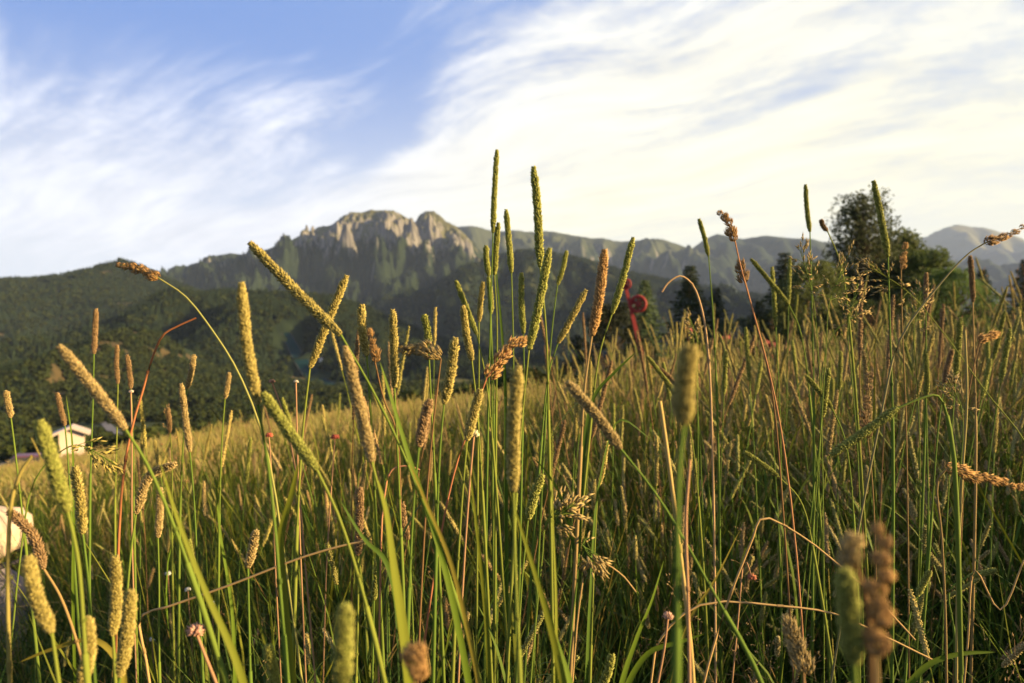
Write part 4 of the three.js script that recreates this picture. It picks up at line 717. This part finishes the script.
dry([[915, 640], [880, 602], [840, 566], [800, 535], [762, 518], [752, 540], [725, 610], [702, 690]], 0.6, 'dry stem broken at the top, slanting down in the lower right');
dry([[935, 661], [880, 634], [835, 614], [780, 606], [700, 605], [660, 640], [650, 690]], 0.62, 'thin dry stem running nearly level in the dark lower right');
dry([[196, 318], [178, 326], [163, 335], [151, 362], [143, 390], [134, 420], [124, 470], [118, 560]], 0.7, 'bent rust-coloured dry stem before the left hill', 0.0013, [0.26, 0.105, 0.045]);
dry([[662, 292], [668, 283], [680, 276], [692, 284], [702, 310], [708, 350], [712, 430]], 0.95, 'dry stem hooked over at its top beside the lone spruce', 0.0016, [0.36, 0.24, 0.12]);
dry([[636, 592], [622, 575], [600, 562], [588, 566], [580, 600], [572, 690]], 0.55, 'thin dry stem arching over in the lower middle', 0.0008);
dry([[420, 470], [408, 466], [392, 470], [384, 500], [380, 600]], 0.6, 'thin reddish stem arching low in the middle', 0.0009, [0.36, 0.17, 0.09]);
dry([[965, 330], [967, 400], [962, 480], [957, 600], [956, 700]], 0.62, 'long bare vertical stem at far right', 0.0012, [0.24, 0.2, 0.07]);
dry([[1024, 560], [1000, 610], [975, 570], [968, 640], [962, 700]], 0.8, 'forked dry stem low at the right edge', 0.0012);
dry([[32, 456], [22, 470], [12, 500], [8, 560], [10, 690]], 0.42, 'blurred yellow stalk in front of the bag at the left edge', 0.0013, [0.2, 0.17, 0.05]);
dry([[690, 460], [686, 520], [688, 600], [690, 700]], 0.42, 'straw stalk crossing the cut-top stalk', 0.0012, [0.34, 0.2, 0.1]);
function blade(pts, d, w, col, label, name = 'grass_blade') {          // a long leaf seen along a line from its tip to its root
  const r = mulberry(plantSeed++), P = stemToGround(pts, d, r), root = P.at(-1).clone(), g = baseGroup(name, root), S = new Strands(), curve = new THREE.CatmullRomCurve3(P.slice().reverse(), false, 'centripetal'), n = 26, o = [];
  const turn = (r() - 0.5) * 1.2;
  for (let k = 0; k <= n; k++) {
    const t = k / n, p = curve.getPoint(t), tn = curve.getTangent(t), side = tn.clone().cross(V(Math.sin(turn + t * 0.8), 0.15, Math.cos(turn + t * 0.8))).normalize(), back = side.clone().cross(tn), ww = w * 0.5 * Math.min(1, 0.35 + t * 2) * (k === n ? 0.03 : Math.pow(1 - t, 0.45));
    for (const q of [-1, 0, 1]) { const v = p.clone().addScaledVector(side, q * ww).addScaledVector(back, q === 0 ? -ww * 0.28 : 0); S.p.push(v.x, v.y, v.z); const m = q === 0 ? 1.2 : 1; S.c.push(...col.map((x) => x * m)); }
    if (k < n) { const a = k * 3; S.i.push(a, a + 1, a + 3, a + 1, a + 4, a + 3, a + 1, a + 2, a + 4, a + 2, a + 5, a + 4); }
  }
  g.name = name; mesh('leaf', shift(S.geo(), root), grassMat, g);
  return tag(g, label, 'grass blade', 'long blades in the foreground');
}
const G1 = [0.07, 0.115, 0.008], G2 = [0.11, 0.13, 0.01], G3 = [0.045, 0.085, 0.008], G4 = [0.17, 0.145, 0.02];
blade([[380, 362], [392, 400], [410, 460], [440, 550], [470, 690]], 0.48, 0.006, G1, 'bright green blade rising left of middle with its tip at the massif foot');
blade([[378, 480], [386, 510], [393, 560], [402, 620], [412, 700]], 0.4, 0.009, G2, 'broad yellow-green blade in the lower left of middle');
blade([[160, 462], [178, 520], [205, 590], [232, 650], [248, 700]], 0.36, 0.005, G2, 'long yellow-green blade slanting to the lower left');
blade([[299, 462], [290, 500], [281, 535], [284, 600], [294, 700]], 0.45, 0.008, G2, 'folded yellow-green blade below the dark slanting head');
blade([[409, 462], [425, 500], [450, 560], [470, 640], [482, 700]], 0.42, 0.0042, G4, 'narrow golden blade beside the broad one');
blade([[512, 500], [540, 590], [556, 650], [566, 700]], 0.4, 0.006, G2, 'yellow-green blade slanting right at the bottom middle');
blade([[664, 560], [652, 600], [636, 640], [620, 690]], 0.55, 0.007, G1, 'green blade with a sharp tip in the dark lower middle');
blade([[704, 634], [680, 642], [650, 652], [630, 680], [622, 710]], 0.6, 0.008, G1, 'green blade bending right low in the dark gap');
blade([[995, 652], [960, 654], [930, 664], [905, 690]], 0.6, 0.008, G1, 'green blade lying over at the lower right');
blade([[20, 662], [50, 650], [95, 640], [120, 665], [125, 705]], 0.5, 0.006, G4, 'yellowed blade lying across the lower left corner');
blade([[636, 352], [615, 372], [595, 395], [585, 440], [578, 560]], 0.7, 0.006, G3, 'green blade pointing to the red arm');
blade([[340, 500], [365, 540], [385, 560], [400, 620], [408, 700]], 0.5, 0.006, G3, 'dark green blade crossing behind the broad yellow one');
blade([[495, 260], [500, 310], [505, 380], [506, 480]], 0.9, 0.006, G3, 'upright green blade inside the tall middle group');
blade([[652, 440], [620, 420], [600, 480], [590, 600], [586, 700]], 0.6, 0.005, G3, 'green blade folded over behind the thick tilted head');
blade([[66, 395], [72, 440], [74, 500], [73, 600]], 0.8, 0.004, G1, 'thin upright green blade before the pale shed');
blade([[530, 560], [545, 600], [556, 640], [575, 700]], 0.45, 0.007, G1, 'broad green blade curving at the bottom middle');
blade([[470, 470], [478, 540], [486, 620], [490, 700]], 0.5, 0.0045, G2, 'narrow straight blade left of the large upright middle head');
blade([[552, 440], [553, 520], [556, 600], [556, 700]], 0.45, 0.005, G2, 'tall straight blade right of the large upright middle head');
blade([[740, 530], [715, 580], [690, 620], [668, 700]], 0.7, 0.005, G4, 'pale blade crossing the dark gap in the lower right');
blade([[215, 470], [220, 530], [232, 610], [236, 700]], 0.6, 0.0045, G1, 'slim green blade between the short pale head and the hook-shaped head');

// small flowers
function flower(px, py, d, R, col, stem, label, name = 'clover_flower') {
  const r = mulberry(plantSeed++), P = stemToGround([[px, py], ...stem], d, r), root = P.at(-1).clone(), g = baseGroup(name, root), S = new Strands(), H = new Strands(), curve = new THREE.CatmullRomCurve3(P.slice().reverse(), false, 'centripetal'), c0 = at(px, py, d);
  S.rod(Array.from({ length: 13 }, (_, k) => curve.getPoint(k / 12)), 0.0011, 0.0009, [0.22, 0.14, 0.07], [0.28, 0.16, 0.09], 5);
  for (let k = 0; k < 130; k++) { const e = rv(r), m = 0.7 + 0.6 * r(); if (e.y < -0.6) continue; e.y *= 0.7; e.multiplyScalar(0.7 + 0.5 * r()); H.kernel(c0.clone().addScaledVector(e, R * 0.25), e.clone().add(V(0, 0.35, 0)).normalize(), R * (0.7 + 0.2 * r()), R * 0.26, col.map((v) => v * m)); }
  mesh('stem', shift(S.geo(), root), strawMat, g); mesh('flower_head', shift(H.geo(), root), strawMat, g);
  return tag(g, label, 'flower', 'small meadow flowers');
}
flower(196, 632, 0.42, 0.0062, [0.42, 0.24, 0.17], [[205, 655], [222, 700]], 'pinkish round flower bud low at left');
flower(474, 435, 0.6, 0.0055, [0.5, 0.45, 0.28], [[470, 480], [462, 600]], 'pale round flower beside the gold head left of middle');
flower(269, 436, 0.9, 0.0055, [0.3, 0.08, 0.05], [[272, 480], [276, 580]], 'small red flower, left of the two over the meadow edge', 'sorrel_flower');
flower(335, 438, 0.9, 0.0062, [0.26, 0.07, 0.05], [[332, 480], [326, 580]], 'small red flower, right of the two over the meadow edge', 'sorrel_flower');
flower(296, 382, 0.75, 0.003, [0.4, 0.36, 0.3], [[297, 430], [300, 540]], 'tiny white flower right of the large upright gold head');
flower(272, 382, 0.7, 0.0036, [0.3, 0.17, 0.11], [[282, 410], [296, 470], [305, 560]], 'tiny pink bud on a reddish stem beside the tiny white flower');
flower(131, 392, 0.85, 0.0034, [0.4, 0.32, 0.26], [[132, 440], [132, 540]], 'tiny white flower under the thin brown head at left');
flower(668, 617, 0.55, 0.0048, [0.42, 0.26, 0.18], [[664, 650], [655, 700]], 'pink-brown bud in the dark lower middle');
flower(752, 578, 0.8, 0.006, [0.3, 0.12, 0.07], [[745, 560], [738, 620]], 'dry reddish flower bending down in the lower right', 'sorrel_flower');
for (const [px, py, l] of [[188, 590, 'white clover flower deep in the grass, nearest the short pale head'], [212, 604, 'white clover flower just above the bent dry straw'], [168, 574, 'white clover flower highest of the few in the shaded grass'], [152, 640, 'white clover flower lowest of the few, under the bent straw']]) flower(px, py, 1.5, 0.007, [0.42, 0.42, 0.38], [[px + 2, py + 30]], l);

// timothy stalks standing thick across the middle distance
{
  const protos = [0, 1, 2, 3, 4, 5].map((k) => {
    const r = mulberry(900 + k), S = new Strands(), H = new Strands(), g = new THREE.Group(), Ht = 0.78 + 0.06 * (k % 3), lean = 0.05 + 0.07 * (k / 5), P = (t) => V(lean * t * t, Ht * t, 0.03 * t * Math.sin(k)), c = k < 5 ? pick(r, stemC) : pick(r, dryC).map((v) => v * 0.55), t0 = 1 - (0.06 + 0.012 * k) / Ht, hc = headTones[['green', 'gold', 'green', 'tan', 'gold', 'brown'][k]];
    S.rod([0, 0.2, 0.4, 0.6, 0.8, t0].map(P), 0.0013, 0.0008, c, c, 5);
    H.spike(new THREE.CatmullRomCurve3([P(t0), P((t0 + 1) / 2), P(1)]), 0.0034 + 0.0002 * (k % 3), r, { rings: 34, around: 9, col: hc[0], tip: hc[1], core: 0.72 });
    g.userData.tone = ['green', 'golden', 'green', 'tan', 'golden', 'brown'][k]; g.name = 'timothy_plant'; mesh('stem', S.geo(), strawMat, g); mesh('seed_head', H.geo(), strawMat, g);
    for (let q = 0; q < 2; q++) { const B = new Strands(), gc = pick(r, GREEN).map((v) => v * 1.2); B.blade(P(0.3 + 0.25 * q), r() * 6.283, 0.14 + 0.08 * r(), 0.4 + 0.7 * r(), 0.0055, gc, gc, 7); mesh('leaf', B.geo(), grassMat, g); }
    return g;
  });
  const r = mulberry(977);
  for (let k = 0; k < 230; k++) {
    const d = 1.0 + 3.2 * Math.pow(r(), 1.2), X = lerp(-0.72, 0.78, Math.pow(r(), 0.55)), x = X * d, z = -d, g = protos[Math.floor(r() * protos.length)].clone();
    g.position.set(x, groundAt(x, z), z); g.rotation.set((r() - 0.5) * 0.3, r() * 6.283, (r() - 0.5) * 0.3); g.scale.set(1, (0.84 + 0.24 * r()) * lerp(1, 1.22, smooth(0.05, 0.25, X)), 1);
    const over = EYE + (CY - (X > 0.5 ? 292 : 268)) / F * d - groundAt(x, z); if (g.scale.y * 0.86 > over) g.scale.y = Math.max(0.55, over / 0.86 * (0.82 + 0.18 * r()));   // none stands above its neighbours
    const top = V(0, 0.8, 0).applyMatrix4(new THREE.Matrix4().compose(V(0, 0, 0), g.quaternion, g.scale)), px = CX + F * X, lean = top.x > 0.06 ? 'leaning right' : top.x < -0.06 ? 'leaning left' : 'upright';
    const zone = px < 130 ? 'below the pale shed' : px < 290 ? 'below the dark left hill' : px < 440 ? 'below the rocky peak' : px < 580 ? 'behind the tall middle group' : px < 700 ? 'around the red leaning arm' : px < 800 ? 'below the low red machine parts' : px < 910 ? 'below the tallest tree' : 'toward the right edge';
    tag(g, `${d < 1.9 ? 'nearer' : 'farther'} slender ${g.userData.tone} timothy stalk ${lean} ${zone}`, 'grass plant', 'timothy stalks in the middle distance');
  }
}
scene.fog = new THREE.FogExp2(0xb4ccf8, 0.000025);
renderer.render(scene, camera);
